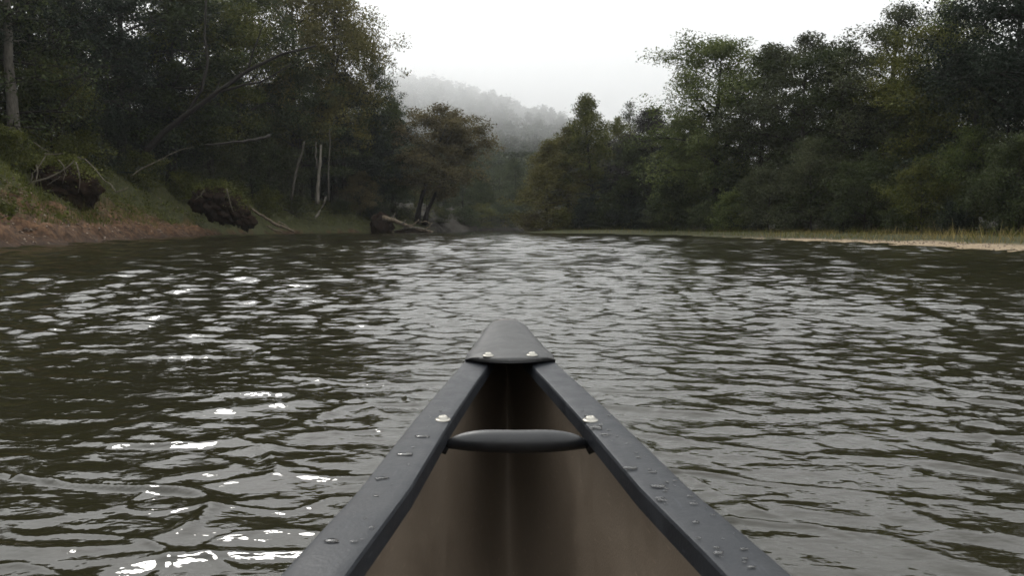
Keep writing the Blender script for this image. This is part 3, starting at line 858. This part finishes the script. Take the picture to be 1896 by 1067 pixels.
# ------------------------------------------------------------------ dead wood and roots on the left bank
def px_tube(mb, pts, rad, n=6):
    mb.tube([unproj(*p) for p in pts], rad, n)
def px_thing(name, label, cat, anchor, group=None):
    return thing(name, label, cat, tuple(unproj(*anchor)), group=group)
def px_part(t, name, pts, rad, m, n=6):
    wig = .25 if name == 'trunk' else 1.0
    mb = MB(); b = np.array(t.location)
    rng = np.random.default_rng(abs(hash((pts[0][0], pts[-1][1]))) % 99991)
    W = [unproj(*p) - b for p in pts]
    Q, r2 = [], []
    for i in range(len(W) - 1):                       # subdivide and roughen
        for s in range(3):
            f = s / 3; Q.append(W[i] * (1 - f) + W[i + 1] * f + rng.normal(0, wig * min(rad[i] * .35, .03 + rad[i] * .12), 3) * (0 if i == 0 and s == 0 else 1)); r2.append(rad[i] * (1 - f) + rad[i + 1] * f)
    Q.append(W[-1]); r2.append(rad[-1])
    mb.tube(Q, r2, n)
    return mb.build(name, m, t)
def lumpy(u, v, D, sx, sy, sz, seed, m, name, parent, weeds=False):
    c = unproj(u, v, D) - np.array(parent.location)
    n1, n2 = 36, 24
    V, F = [], []
    for j in range(n2 + 1):
        for i in range(n1):
            a, b = 2 * math.pi * i / n1, math.pi * j / n2
            p = np.array([math.cos(a) * math.sin(b), math.sin(a) * math.sin(b), math.cos(b)])
            k = 0.45 + 1.1 * float(fbm(np.array([p[0] * 2.6 + p[2] * 3 + seed]), np.array([p[1] * 2.6 - p[2] * 2 + seed * .7]), 3, 5)[0])
            k += 0.30 * (float(fbm(np.array([p[0] * 9 + p[2] * 7 + seed]), np.array([p[1] * 9 - p[2] * 5]), 13, 3)[0]) - .5)
            q = p * k * np.array([sx, sy, sz])
            if q[2] < 0: q = q * np.array([1.15, 1.15, 1.9])          # the foot is buried in the slope
            V.append(c + q)
    for j in range(n2):
        for i in range(n1):
            F.append((j * n1 + i, (j + 1) * n1 + i, (j + 1) * n1 + (i + 1) % n1, j * n1 + (i + 1) % n1))
    mb = MB(); mb.add(V, F)
    o = mb.build(name, m, parent)
    if weeds:
        rg = np.random.default_rng(int(seed * 7)); A = np.array(V); A = A[A[:, 2] > c[2] + sz * (.05 + .35 * rg.uniform(0, 1, len(A)))]
        A = A[rg.integers(0, len(A), 700)] + rg.normal(0, .2, (700, 3)); A[:, 2] += rg.uniform(-.1, .35, 700)
        v_, f_ = leaf_quads(A, .16, rg, .6, .6, .6)
        tag(link('weeds', mesh_np('weeds', v_, f_, [LEAF['weed']]), parent), kind='stuff')
    mb = MB(); rg = np.random.default_rng(int(seed * 10))
    for q in range(int(110 * sx)):                      # matted fine roots hanging from the lump
        p = np.array(V[int(rg.integers(len(V)))]); d = (p - c) / np.array([sx, sy, sz]); d /= np.linalg.norm(d) + 1e-6
        if d[1] > 0.5: continue
        pts = [p - d * .1]
        for k in range(4): pts.append(pts[-1] + (d * .9 + rg.normal(0, .55, 3) + np.array([0, 0, -.55 * k])) * .13 * sx * rg.uniform(.5, 1))
        mb.tube(pts, [.016, .013, .010, .007, .003], 3, cap=False)
    tag(mb.build('fine_roots', BARK['dark'], parent), kind='stuff')
    return o
m_, t_, o_ = mat('dark_root_soil')
d_ = t_.nodes.new('ShaderNodeBsdfPrincipled'); d_.inputs['Roughness'].default_value = 1.0; d_.inputs['Specular IOR Level'].default_value = 0.0
nn = noise(t_, 4.5, 8, .7)
t_.links.new(ramp(t_, nn, [(.3, (.007, .0048, .0034)), (.7, (.034, .022, .0155))]), d_.inputs['Base Color'])
t_.links.new(bump(t_, nn, 1.0, .2), d_.inputs['Normal']); t_.links.new(d_.outputs[0], o_.inputs['Surface'])
M_ROOTSOIL = m_
t = px_thing('root_mass', 'large dark tangle of soil and pale roots torn out of the left bank', 'root mass', (105, 372, 38.5))
for q, (u_, v_, sx_, sz_) in enumerate([(58, 340, .62, .5), (82, 326, .7, .55), (108, 322, .75, .5), (134, 328, .7, .5), (156, 344, .6, .5), (94, 346, .8, .5), (124, 350, .75, .45), (72, 358, .6, .4), (146, 362, .6, .4)]):
    lumpy(u_, v_, 41.6, sx_, .8, sz_, 1.3 + q * 2.1, M_ROOTSOIL, 'soil', t, q < 5)
for pts, r in [([(48, 345, 38.6), (62, 336, 38.4), (98, 326, 38.4), (112, 318, 38.4), (131, 304, 38.5), (137, 296, 38.6)], [.045, .045, .04, .035, .03, .015]),
               ([(55, 352, 38.5), (66, 336, 38.4), (70, 318, 38.5), (68, 304, 38.6)], [.04, .035, .03, .02]),
               ([(57, 338, 38.4), (60, 322, 38.5), (72, 308, 38.7), (84, 288, 39.0), (92, 284, 39.2)], [.03, .03, .025, .02, .015]),
               ([(82, 285, 39.0), (100, 286, 38.8), (120, 284, 38.8)], [.025, .025, .012]),
               ([(88, 342, 38.4), (104, 332, 38.4), (112, 326, 38.4)], [.02, .02, .01]),
               ([(62, 262, 41.0), (78, 274, 40.4), (90, 281, 39.8)], [.02, .022, .02]),
               ([(108, 296, 38.6), (118, 306, 38.5), (121, 322, 38.5), (116, 340, 38.5)], [.03, .025, .02, .012]),
               ([(140, 300, 38.8), (146, 318, 38.6), (148, 340, 38.6), (145, 356, 38.7)], [.03, .028, .02, .012])]:
    px_part(t, 'root', pts, r, BARK['root'], 5)
t = px_thing('fallen_branch', 'thin pale branch arching down the red earth right of the large root mass', 'branch', (212, 352, 41.0))
px_part(t, 'stem', [(134, 288, 42.0), (158, 295, 41.6), (178, 315, 41.2), (192, 333, 41.0), (207, 343, 40.8), (215, 357, 40.6)], [.025, .03, .03, .03, .03, .025], BARK['root'], 5)
px_part(t, 'twig', [(215, 356, 40.6), (228, 352, 40.6), (237, 346, 40.7)], [.03, .03, .02], BARK['root'], 5)
t = px_thing('fallen_branch', 'long pale dead branch slanting up out of the weeds on the left bank', 'branch', (242, 325, 42))
px_part(t, 'stem', [(242, 326, 41.5), (262, 312, 41.8), (290, 300, 42), (312, 287, 42), (336, 277, 42), (361, 271, 42)], [.028, .028, .025, .022, .018, .01], BARK['root'], 6)
t = px_thing('root_mass', 'smaller dark root mass on the left bank beside the slanting log', 'root mass', (405, 400, 60))
for q, (u_, v_, sx_, sz_) in enumerate([(374, 366, .7, .6), (392, 358, .75, .6), (412, 362, .75, .6), (430, 374, .75, .6), (444, 392, .7, .5), (400, 380, .8, .6), (420, 394, .8, .5), (456, 406, .6, .4)]):
    lumpy(u_, v_, 63.2, sx_, .9, sz_, 4.1 + q * 1.7, M_ROOTSOIL, 'soil', t, q < 5)
px_part(t, 'root', [(378, 352, 59.8), (372, 362, 59.6), (360, 370, 59.6)], [.05, .04, .02], BARK['root'], 5)
px_part(t, 'root', [(420, 350, 60), (424, 368, 59.8), (432, 392, 59.8)], [.06, .05, .03], BARK['root'], 5)
t = px_thing('fallen_log', 'slender brown log sloping down the left bank into the water', 'log', (540, 428, 68))
px_part(t, 'stem', [(432, 372, 64), (455, 380, 65), (480, 396, 66), (500, 408, 67), (514, 418, 68), (545, 430, 69)], [.08, .09, .1, .12, .13, .09], BARK['wood'], 7)
px_part(t, 'limb', [(494, 418, 67.5), (508, 426, 68), (522, 430, 68.5)], [.08, .09, .08], BARK['wood'], 6)
px_part(t, 'limb', [(512, 416, 68), (516, 410, 68), (534, 420, 68.4)], [.06, .05, .04], BARK['wood'], 6)
t = px_thing('driftwood', 'fallen dead tree with upturned limbs lying at the waterline under the leaning tree', 'driftwood', (760, 428, 93))
px_part(t, 'log', [(708, 403, 92), (726, 407, 92), (742, 413, 92.4), (756, 420, 92.8), (775, 425, 93), (802, 430, 93.4)], [.3, .26, .22, .22, .2, .12], BARK['wood'], 8)
px_part(t, 'limb', [(724, 406, 92), (729, 399, 92), (731, 394, 92)], [.12, .1, .05], BARK['pale'], 6)
px_part(t, 'limb', [(742, 414, 92.3), (748, 412, 92), (752, 407, 92)], [.1, .08, .04], BARK['pale'], 6)
px_part(t, 'limb', [(752, 418, 92.5), (766, 416, 92.3), (774, 410, 92.2), (776, 406, 92.2)], [.1, .1, .07, .03], BARK['wood'], 6)
px_part(t, 'limb', [(776, 412, 92.4), (788, 410, 92.4), (800, 416, 92.5)], [.05, .05, .03], BARK['wood'], 5)
px_part(t, 'limb', [(745, 424, 92.8), (765, 421, 92.5), (790, 426, 92.6)], [.14, .13, .08], BARK['pale'], 6)
px_part(t, 'limb', [(780, 428, 92.6), (795, 420, 92.5), (801, 412, 92.6)], [.07, .06, .03], BARK['wood'], 5)
lumpy(706, 416, 93.4, 1.15, 1.0, 1.15, 7.3, M_ROOTSOIL, 'root_plate', t)
lumpy(764, 430, 93.6, 2.0, .8, .34, 8.3, M_ROOTSOIL, 'debris', t)
t = px_thing('white_trunk', 'pale white-barked trunk standing on the left bank', 'tree', (588, 374, 84))
px_part(t, 'trunk', [(588, 378, 84), (588, 350, 84), (590, 328, 84), (593, 300, 84), (594, 268, 84.2)], [.21, .19, .17, .14, .1], BARK['pale'], 8)
px_part(t, 'limb', [(588, 312, 84), (584, 290, 84), (585, 262, 84)], [.09, .08, .05], BARK['grey'], 6)
t = px_thing('slanting_trunk', 'thin pale trunk slanting right at the wood edge left of the white trunk', 'tree', (541, 366, 78))
px_part(t, 'trunk', [(540, 370, 78), (545, 335, 78), (550, 310, 78), (558, 285, 78), (564, 262, 78)], [.12, .12, .11, .09, .07], BARK['dim'], 7)
t = px_thing('broken_snag', 'short broken white snag on the bank below the white trunk', 'dead wood', (585, 403, 80))
px_part(t, 'lower_piece', [(584, 405, 80), (588, 397, 80), (592, 391, 80)], [.12, .12, .1], BARK['pale'], 6)
px_part(t, 'upper_piece', [(596, 384, 80.3), (600, 376, 80.3), (603, 364, 80.3)], [.06, .11, .1], BARK['pale'], 6)
px_part(t, 'twig', [(590, 393, 80), (594, 387, 80.2), (598, 380, 80.3)], [.05, .04, .06], BARK['pale'], 5)
t = px_thing('slim_trunk', 'slim upright pale trunk just right of the white trunk', 'tree', (608, 330, 84.6))
px_part(t, 'trunk', [(609, 372, 84.6), (608, 330, 84.6), (609, 300, 84.6), (611, 262, 84.6), (610, 238, 84.6)], [.09, .085, .08, .07, .05], BARK['dim'], 6)
t = px_thing('leaning_tree', 'thick dark trunk leaning far to the right across the left wood', 'tree', (268, 285, 64.0))
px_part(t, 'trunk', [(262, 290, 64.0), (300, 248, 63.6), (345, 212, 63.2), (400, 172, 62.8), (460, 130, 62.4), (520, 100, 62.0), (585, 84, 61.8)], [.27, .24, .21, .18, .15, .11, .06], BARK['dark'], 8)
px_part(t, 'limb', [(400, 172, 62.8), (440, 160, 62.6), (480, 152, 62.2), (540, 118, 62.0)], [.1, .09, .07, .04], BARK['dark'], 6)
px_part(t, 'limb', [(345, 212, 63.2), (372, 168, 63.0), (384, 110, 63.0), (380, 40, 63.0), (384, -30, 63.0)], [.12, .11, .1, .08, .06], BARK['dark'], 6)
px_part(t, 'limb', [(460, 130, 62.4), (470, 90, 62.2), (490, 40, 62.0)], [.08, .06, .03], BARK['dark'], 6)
t = px_thing('hanging_limb', 'dark bare limb reaching level over the left bank', 'branch', (470, 262, 60))
px_part(t, 'stem', [(378, 268, 56), (410, 266, 57), (440, 263, 58), (470, 258, 59.5), (500, 250, 61)], [.06, .08, .09, .1, .11], BARK['dark'], 6)

# ------------------------------------------------------------------ canoe
def plastic(name, c0, c1, rough, nscale=30, bmp=0.15, spec=0.5, mottled=None):
    m, t, out = mat(name)
    tc = t.nodes.new('ShaderNodeTexCoord')
    n = noise(t, nscale, 9, .72, tc.outputs['Object'], .4); n2 = noise(t, 240, 3, .6, tc.outputs['Object'])
    ms = t.nodes.new('ShaderNodeMapping'); ms.inputs['Scale'].default_value = (1, .06, 1); ms.inputs['Rotation'].default_value = (0, 0, .25); t.links.new(tc.outputs['Object'], ms.inputs[0])
    sc_ = ramp(t, noise(t, 260, 2, .5, ms.outputs[0]), [(.66, (0, 0, 0)), (.72, (1, 1, 1))])      # long fine scratches
    d = t.nodes.new('ShaderNodeBsdfPrincipled')
    sm_ = t.nodes.new('ShaderNodeMix'); sm_.data_type = 'RGBA'
    sf = t.nodes.new('ShaderNodeMath'); sf.operation = 'MULTIPLY'; sf.inputs[1].default_value = .35
    t.links.new(sc_, sf.inputs[0]); t.links.new(sf.outputs[0], sm_.inputs['Factor'])
    t.links.new(ramp(t, n, [(.30, c0), (.7, c1)]), sm_.inputs['A']); sm_.inputs['B'].default_value = (*[q * 2.0 + .01 for q in c1], 1)
    t.links.new(sm_.outputs['Result'], d.inputs['Base Color'])
    rm = t.nodes.new('ShaderNodeMapRange'); rm.inputs['From Min'].default_value = .3; rm.inputs['From Max'].default_value = .7; rm.inputs['To Min'].default_value = rough - .12; rm.inputs['To Max'].default_value = rough + .14
    t.links.new(n, rm.inputs['Value']); t.links.new(rm.outputs[0], d.inputs['Roughness'])
    d.inputs['Specular IOR Level'].default_value = spec
    t.links.new(bump(t, n2, bmp, .0012), d.inputs['Normal'])
    t.links.new(d.outputs[0], out.inputs['Surface'])
    return m, t, d
M_GUN, _, _ = plastic('gunwale_vinyl', (.0105, .0118, .0145), (.021, .0235, .028), .44, 16, .3, .20)
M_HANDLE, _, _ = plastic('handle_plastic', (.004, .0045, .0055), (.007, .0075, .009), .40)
M_HULL, _, _ = plastic('hull_inside', (.135, .107, .080), (.175, .140, .106), .50, 5, .4)
M_DECK, t_, d_ = plastic('deck_plastic', (.026, .026, .026), (.050, .050, .049), .52, 18, .3, .25)
# worn reddish scuff on the very nose of the deck plate
tc_ = t_.nodes.new('ShaderNodeTexCoord'); sp_ = t_.nodes.new('ShaderNodeSeparateXYZ'); t_.links.new(tc_.outputs['Object'], sp_.inputs[0])
mr_ = t_.nodes.new('ShaderNodeMapRange'); mr_.inputs['From Min'].default_value = 2.02; mr_.inputs['From Max'].default_value = 2.085
ns_ = noise(t_, 22, 5, .65, tc_.outputs['Object'])
ad_ = t_.nodes.new('ShaderNodeMath'); ad_.operation = 'MULTIPLY_ADD'; t_.links.new(ns_, ad_.inputs[0]); ad_.inputs[1].default_value = .12; t_.links.new(sp_.outputs['Y'], ad_.inputs[2])
sb_ = t_.nodes.new('ShaderNodeMath'); sb_.operation = 'SUBTRACT'; t_.links.new(ad_.outputs[0], sb_.inputs[0]); sb_.inputs[1].default_value = .06
t_.links.new(sb_.outputs[0], mr_.inputs['Value'])
mx_ = t_.nodes.new('ShaderNodeMix'); mx_.data_type = 'RGBA'
old = d_.inputs['Base Color'].links[0].from_socket
t_.links.new(mr_.outputs[0], mx_.inputs['Factor']); t_.links.new(old, mx_.inputs['A']); mx_.inputs['B'].default_value = (.105, .072, .062, 1)
t_.links.new(mx_.outputs['Result'], d_.inputs['Base Color'])
m_, t_, o_ = mat('rivet_steel')
d_ = t_.nodes.new('ShaderNodeBsdfPrincipled'); d_.inputs['Metallic'].default_value = .85; d_.inputs['Roughness'].default_value = .42
t_.links.new(ramp(t_, noise(t_, 160, 4), [(.3, (.20, .19, .165)), (.7, (.52, .50, .45))]), d_.inputs['Base Color'])
t_.links.new(d_.outputs[0], o_.inputs['Surface'])
M_RIVET = m_
m_, t_, o_ = mat('water_drop')
d_ = t_.nodes.new('ShaderNodeBsdfPrincipled'); d_.inputs['Transmission Weight'].default_value = 1.0; d_.inputs['Roughness'].default_value = .12; d_.inputs['IOR'].default_value = 1.333
t_.links.new(d_.outputs[0], o_.inputs['Surface'])
M_DROP = m_

canoe = thing('canoe', 'bow of a brown canoe with dark grey gunwales pointing up the river', 'canoe')
ys = np.concatenate([np.linspace(2.085, 1.8, 10), np.linspace(1.77, 0.5, 24), np.linspace(.4, -2.74, 22)])
def keel_z(y):
    b = np.where(y > 1.45, -0.09 + (gun_z(2.09) + .05) * np.clip((y - 1.45) / .64, 0, 1) ** 2.6, -0.09)
    return np.where(y < -2.0, -0.09 + .5 * np.clip((-2.0 - y) / .75, 0, 1) ** 2.6, b)
n_s = 14
V, F = [], []
for y in ys:
    w = float(half_w(y)) - .014; w = max(w, .004); zg = float(gun_z(y)) - .006; zk = min(float(keel_z(y)), zg - .02); ax = float(axis_x(y))
    vee = float(sstep(.2, 1.7, y))                        # sharper V toward the bow
    for k in range(2 * n_s + 1):
        s = (k - n_s) / n_s                               # -1 .. 1 port to starboard
        a = abs(s) * math.pi / 2
        e1 = .75 + .35 * vee
        xx = w * math.sin(a) ** e1 * (1.0 + .05 * math.sin(2 * a) * (1 - vee)); zz = zk + (zg - zk) * (1 - math.cos(a) ** (.85 + .1 * vee)) ** (1.25 - .25 * vee)
        V.append((ax + math.copysign(xx, s), y, zz))
nk = 2 * n_s + 1
for i in range(len(ys) - 1):
    for k in range(nk - 1):
        F.append((i * nk + k, i * nk + k + 1, (i + 1) * nk + k + 1, (i + 1) * nk + k))
mb = MB(); mb.add(V, F)
hull = mb.build('hull', M_HULL, canoe)
sm = hull.modifiers.new('shell', 'SOLIDIFY'); sm.thickness = .006; sm.offset = 0
# gunwales: crowned channel section with outer and inner lips
GY = np.concatenate([np.linspace(1.772, 0.3, 40), np.linspace(.2, -2.7, 26)])
def gun_section(side, y, crown=.004):
    w = float(half_w(y)); z = float(gun_z(y)); ax = float(axis_x(y))
    wi = max(w - .056, .004)
    prof = [(w + .003, -.030), (w + .005, -.010), (w + .004, -.004), (w + .001, -.0008), (w - .004, .0006), (w - .014, .0012), (w - .028, .0016), (w - .042, .0012), (wi + .006, .0008), (wi + .002, -.0004), (wi + .0002, -.0035), (wi, -.012), (wi, -.024), (wi + .005, -.025), (wi + .006, -.010), (w - .006, -.010), (w - .004, -.030)]
    return [(ax + side * p, y, z + q) for p, q in prof]
for side in (-1, 1):
    V, F = [], []
    for y in GY: V += gun_section(side, y)
    m = len(gun_section(side, 1.0))
    for i in range(len(GY) - 1):
        for k in range(m):
            q = (i * m + k, i * m + (k + 1) % m, (i + 1) * m + (k + 1) % m, (i + 1) * m + k)
            F.append(q if side < 0 else q[::-1])
    F.append(tuple(range(m))); F.append(tuple(range((len(GY) - 1) * m, len(GY) * m)))
    mb = MB(); mb.add(V, F)
    g = mb.build('gunwale', M_GUN, canoe)
    g.data.set_sharp_from_angle(angle=R(24))
# deck plate: lofted from the seam to the rounded nose, with turned-down sides and a rolled rear lip
SEC = 15
V, F = [], []
dy = [1.645, 1.648, 1.655, 1.72, 1.80, 1.88, 1.92, 1.96, 2.0, 2.03, 2.055, 2.073, 2.085, 2.092]
dw = [.0945, .0946, .0946, .0905, .0795, .0690, .0620, .0560, .0497, .0446, .0385, .0300, .0200, .009]
for i, (y, w) in enumerate(zip(dy, dw)):
    ax = float(axis_x(y)); zb = float(gun_z(y)) + .0085
    lip = {0: -.003, 1: .001, 2: .0018}.get(i, .002)
    nose = -.020 * max(0, (y - 2.05) / .042) ** 2
    for k in range(SEC):
        s = -1 + 2 * k / (SEC - 1)
        bow = .108 * (s * s) * max(0, 1 - i / 6.0)                           # the rear edge curves back to the middle
        yy_ = y + bow
        e = abs(s)
        drop = -.030 if e > .99 else (-.003 if e > .86 - .02 else 0.0)
        xs = math.copysign(min(e, .86) / .86 * (w if e > .8 else w * 1.0), s) if e <= .86 else math.copysign(w * (1.012 if e < .99 else 1.02), s)
        crown_ = .010 * (1 - min(1, (e / .86) ** 2.2)) * (1 if i > 3 else .7)
        V.append((ax + xs, yy_, zb + lip + crown_ + nose + drop))
for i in range(len(dy) - 1):
    for k in range(SEC - 1):
        F.append((i * SEC + k, (i + 1) * SEC + k, (i + 1) * SEC + k + 1, i * SEC + k + 1))
mb = MB(); mb.add(V, F)
deck = mb.build('deck_plate', M_DECK, canoe)
for p in deck.data.polygons: p.use_smooth = True
sm = deck.modifiers.new('shell', 'SOLIDIFY'); sm.thickness = .004; sm.offset = -1
sb = deck.modifiers.new('soft', 'BEVEL'); sb.width = .003; sb.segments = 2; sb.limit_method = 'ANGLE'; sb.angle_limit = R(50)
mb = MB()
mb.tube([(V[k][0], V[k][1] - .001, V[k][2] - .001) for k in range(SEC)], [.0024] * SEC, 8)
mb.build('seam_shadow', M_HANDLE, canoe)  # black bead standing in for the shadow gap along the deck's rear edge
# carry handle: a bowed, tapering grip let in between the gunwales
HY0 = 1.185
mb = MB(); pts, rad = [], []
hw_ = float(half_w(HY0)) - .052
zc = float(gun_z(HY0))
for k in range(25):
    s = -1 + 2 * k / 24
    rr_ = .0035 + .0145 * (1 - abs(s) ** 3.6) ** .85
    pts.append((float(axis_x(HY0)) + s * hw_, HY0 - .012 * (1 - s * s), zc - .0375 + .004 * s * s + rr_))
    rad.append(rr_)
mb.tube(pts, rad, 16, flat=0.95)
mb.build('carry_handle', M_HANDLE, canoe)
for side in (-1, 1):                                                          # end sockets of the handle
    mb = MB()
    x0 = float(axis_x(HY0)) + side * (hw_ - .004)
    mb.tube([(x0, HY0, zc - .036), (x0 + side * .022, HY0, zc - .024), (x0 + side * .024, HY0 + .002, zc - .012)], [.0075, .011, .012], 10)
    mb.build('handle_socket', M_HANDLE, canoe)
# rivets
def rivet(x, y, z, r, tilt):
    mb = MB(); n = 20
    prof = [(1.0, 0.0), (1.0, .10), (.93, .16), (.74, .17), (.70, .20), (.66, .34), (.5, .46), (.36, .50), (.33, .45), (.22, .45), (.19, .50), (0.001, .52)]
    V = [(r * p * math.cos(2 * math.pi * k / n), r * p * math.sin(2 * math.pi * k / n), r * q * 1.25) for p, q in prof for k in range(n)]
    F = [(j * n + k, j * n + (k + 1) % n, (j + 1) * n + (k + 1) % n, (j + 1) * n + k) for j in range(len(prof) - 1) for k in range(n)]
    mb.add(V, F)
    o = mb.build('rivet', M_RIVET, canoe)
    o.location = (x, y, z); o.rotation_euler = (0, tilt, 0)
    return o
for (u, v, yy_, dz) in [(904, 658, 1.80, .0165), (985, 657, 1.80, .0165), (820, 776.5, 1.25, .003), (1093, 777.5, 1.25, .003)]:
    zt = float(gun_z(yy_)) + dz
    # where the sight line meets the plate's height
    cx, cy_ = (u - 948) / FPX, -(v - 533.5) / FPX
    d = np.array([cx, math.cos(PITCH) + cy_ * math.sin(PITCH), -math.sin(PITCH) + cy_ * math.cos(PITCH)])
    tt = (zt - CAM_Z) / d[2]
    rivet(d[0] * tt, d[1] * tt, zt - .002, .0120, 0)
# water beads on the gunwales (uncountable)
dr = random.Random(3)
mb = MB()
def bead(side, y, off, r, el=1.0, rot=0.0):
    w = float(half_w(y)); z = float(gun_z(y)) + .0026
    x0 = float(axis_x(y)) + side * (w - off)
    n, lev = 9, 3
    V, F = [], []
    for j in range(lev + 1):
        a = j / lev * math.pi / 2
        for k in range(n):
            t = 2 * math.pi * k / n
            q = 1 + .16 * math.sin(3 * t + y * 90) + .12 * math.sin(2 * t + y * 47)
            px, py = r * el * math.cos(a) * math.cos(t) * q, r * math.cos(a) * math.sin(t) * q
            V.append((x0 + px * math.cos(rot) - py * math.sin(rot), y + px * math.sin(rot) + py * math.cos(rot), z + r * .2 * math.sin(a)))
    for j in range(lev):
        for k in range(n): F.append((j * n + k, j * n + (k + 1) % n, (j + 1) * n + (k + 1) % n, (j + 1) * n + k))
    F.append(tuple(range(n))[::-1])
    mb.add(V, F)
for k in range(48):
    bead(1, 1.30 - 0.62 * dr.random() ** .9, .008 + .042 * dr.random(), .0010 + .0026 * dr.random() ** 2, 1 + dr.random() * .9, dr.uniform(-.5, .5))
for k in range(16):
    bead(-1, 1.36 - 0.70 * dr.random(), .008 + .042 * dr.random(), .0010 + .0026 * dr.random() ** 2, 1 + dr.random() * 1.2, dr.uniform(-.5, .5))
for (s, y, off, r, el) in [(-1, 1.12, .030, .0055, 1.9), (-1, 1.03, .024, .006, 2.0), (1, 1.17, .046, .0065, 1.8), (1, 1.13, .042, .005, 1.5), (1, .97, .048, .0065, 1.4), (1, .90, .034, .0055, 1.8), (-1, .93, .016, .005, 1.7), (-1, .74, .02, .005, 1.5)]:
    bead(s, y, off, r, el)
beads = mb.build('water_beads', M_DROP, None)
tag(beads, 'drops of water beaded on the canoe gunwales', kind='stuff')

# ------------------------------------------------------------------ air: even haze, and the low cloud on the hill
def box_mesh(name, lo, hi):
    mb = MB()
    (a, b, c), (d, e, f) = lo, hi
    mb.add([(a, b, c), (d, b, c), (d, e, c), (a, e, c), (a, b, f), (d, b, f), (d, e, f), (a, e, f)],
           [(3, 2, 1, 0), (4, 5, 6, 7), (0, 1, 5, 4), (1, 2, 6, 5), (2, 3, 7, 6), (3, 0, 4, 7)])
    return mb
def vol(name, dens, col, aniso=0.0):
    m, t, out = mat(name)
    v = t.nodes.new('ShaderNodeVolumePrincipled')
    v.inputs['Color'].default_value = (*col, 1); v.inputs['Density'].default_value = dens; v.inputs['Anisotropy'].default_value = aniso
    t.links.new(v.outputs[0], out.inputs['Volume'])
    return m
hz = box_mesh('haze', (-880, -120, -3.0), (880, 985, 125)).build('haze', vol('haze_air', .00017, (.96, .98, .99), .3), None, False)
tag(hz, 'thin morning haze over the river', kind='stuff')
def fog(z0, x0, y0, dens, seed, top):
    n = 30
    xs, ys_ = np.linspace(-560 + x0, 560 + x0, n), np.linspace(y0, 900, n)
    V, F = [], []
    for y in ys_:
        for x in xs:
            V.append((x, y, z0 + 9 * (float(fbm(np.array([x / 60 + seed]), np.array([y / 60]), seed)[0]) - .5)))
    for y in ys_:
        for x in xs: V.append((x, y, top))
    for j in range(n - 1):
        for i in range(n - 1):
            a = j * n + i
            F.append((a, a + n, a + n + 1, a + 1)); b = a + n * n
            F.append((b, b + 1, b + n + 1, b + n))
    for i in range(n - 1):
        F.append((i, i + 1, i + 1 + n * n, i + n * n)); a = (n - 1) * n + i; F.append((a + 1, a, a + n * n, a + 1 + n * n))
        a = i * n; F.append((a + n, a, a + n * n, a + n + n * n)); a = i * n + n - 1; F.append((a, a + n, a + n + n * n, a + n * n))
    mb = MB(); mb.add(V, F)
    return tag(mb.build('low_cloud', vol('cloud_air', dens, (.985, .99, .995), .65), None, False), None, None, None, 'stuff')
tag(fog(30, 0, 212, .0030, 2, 118), 'thin lower veil of cloud across the hill')
tag(fog(48, 3, 226, .0058, 6, 121), 'thick low cloud hiding the hill top')
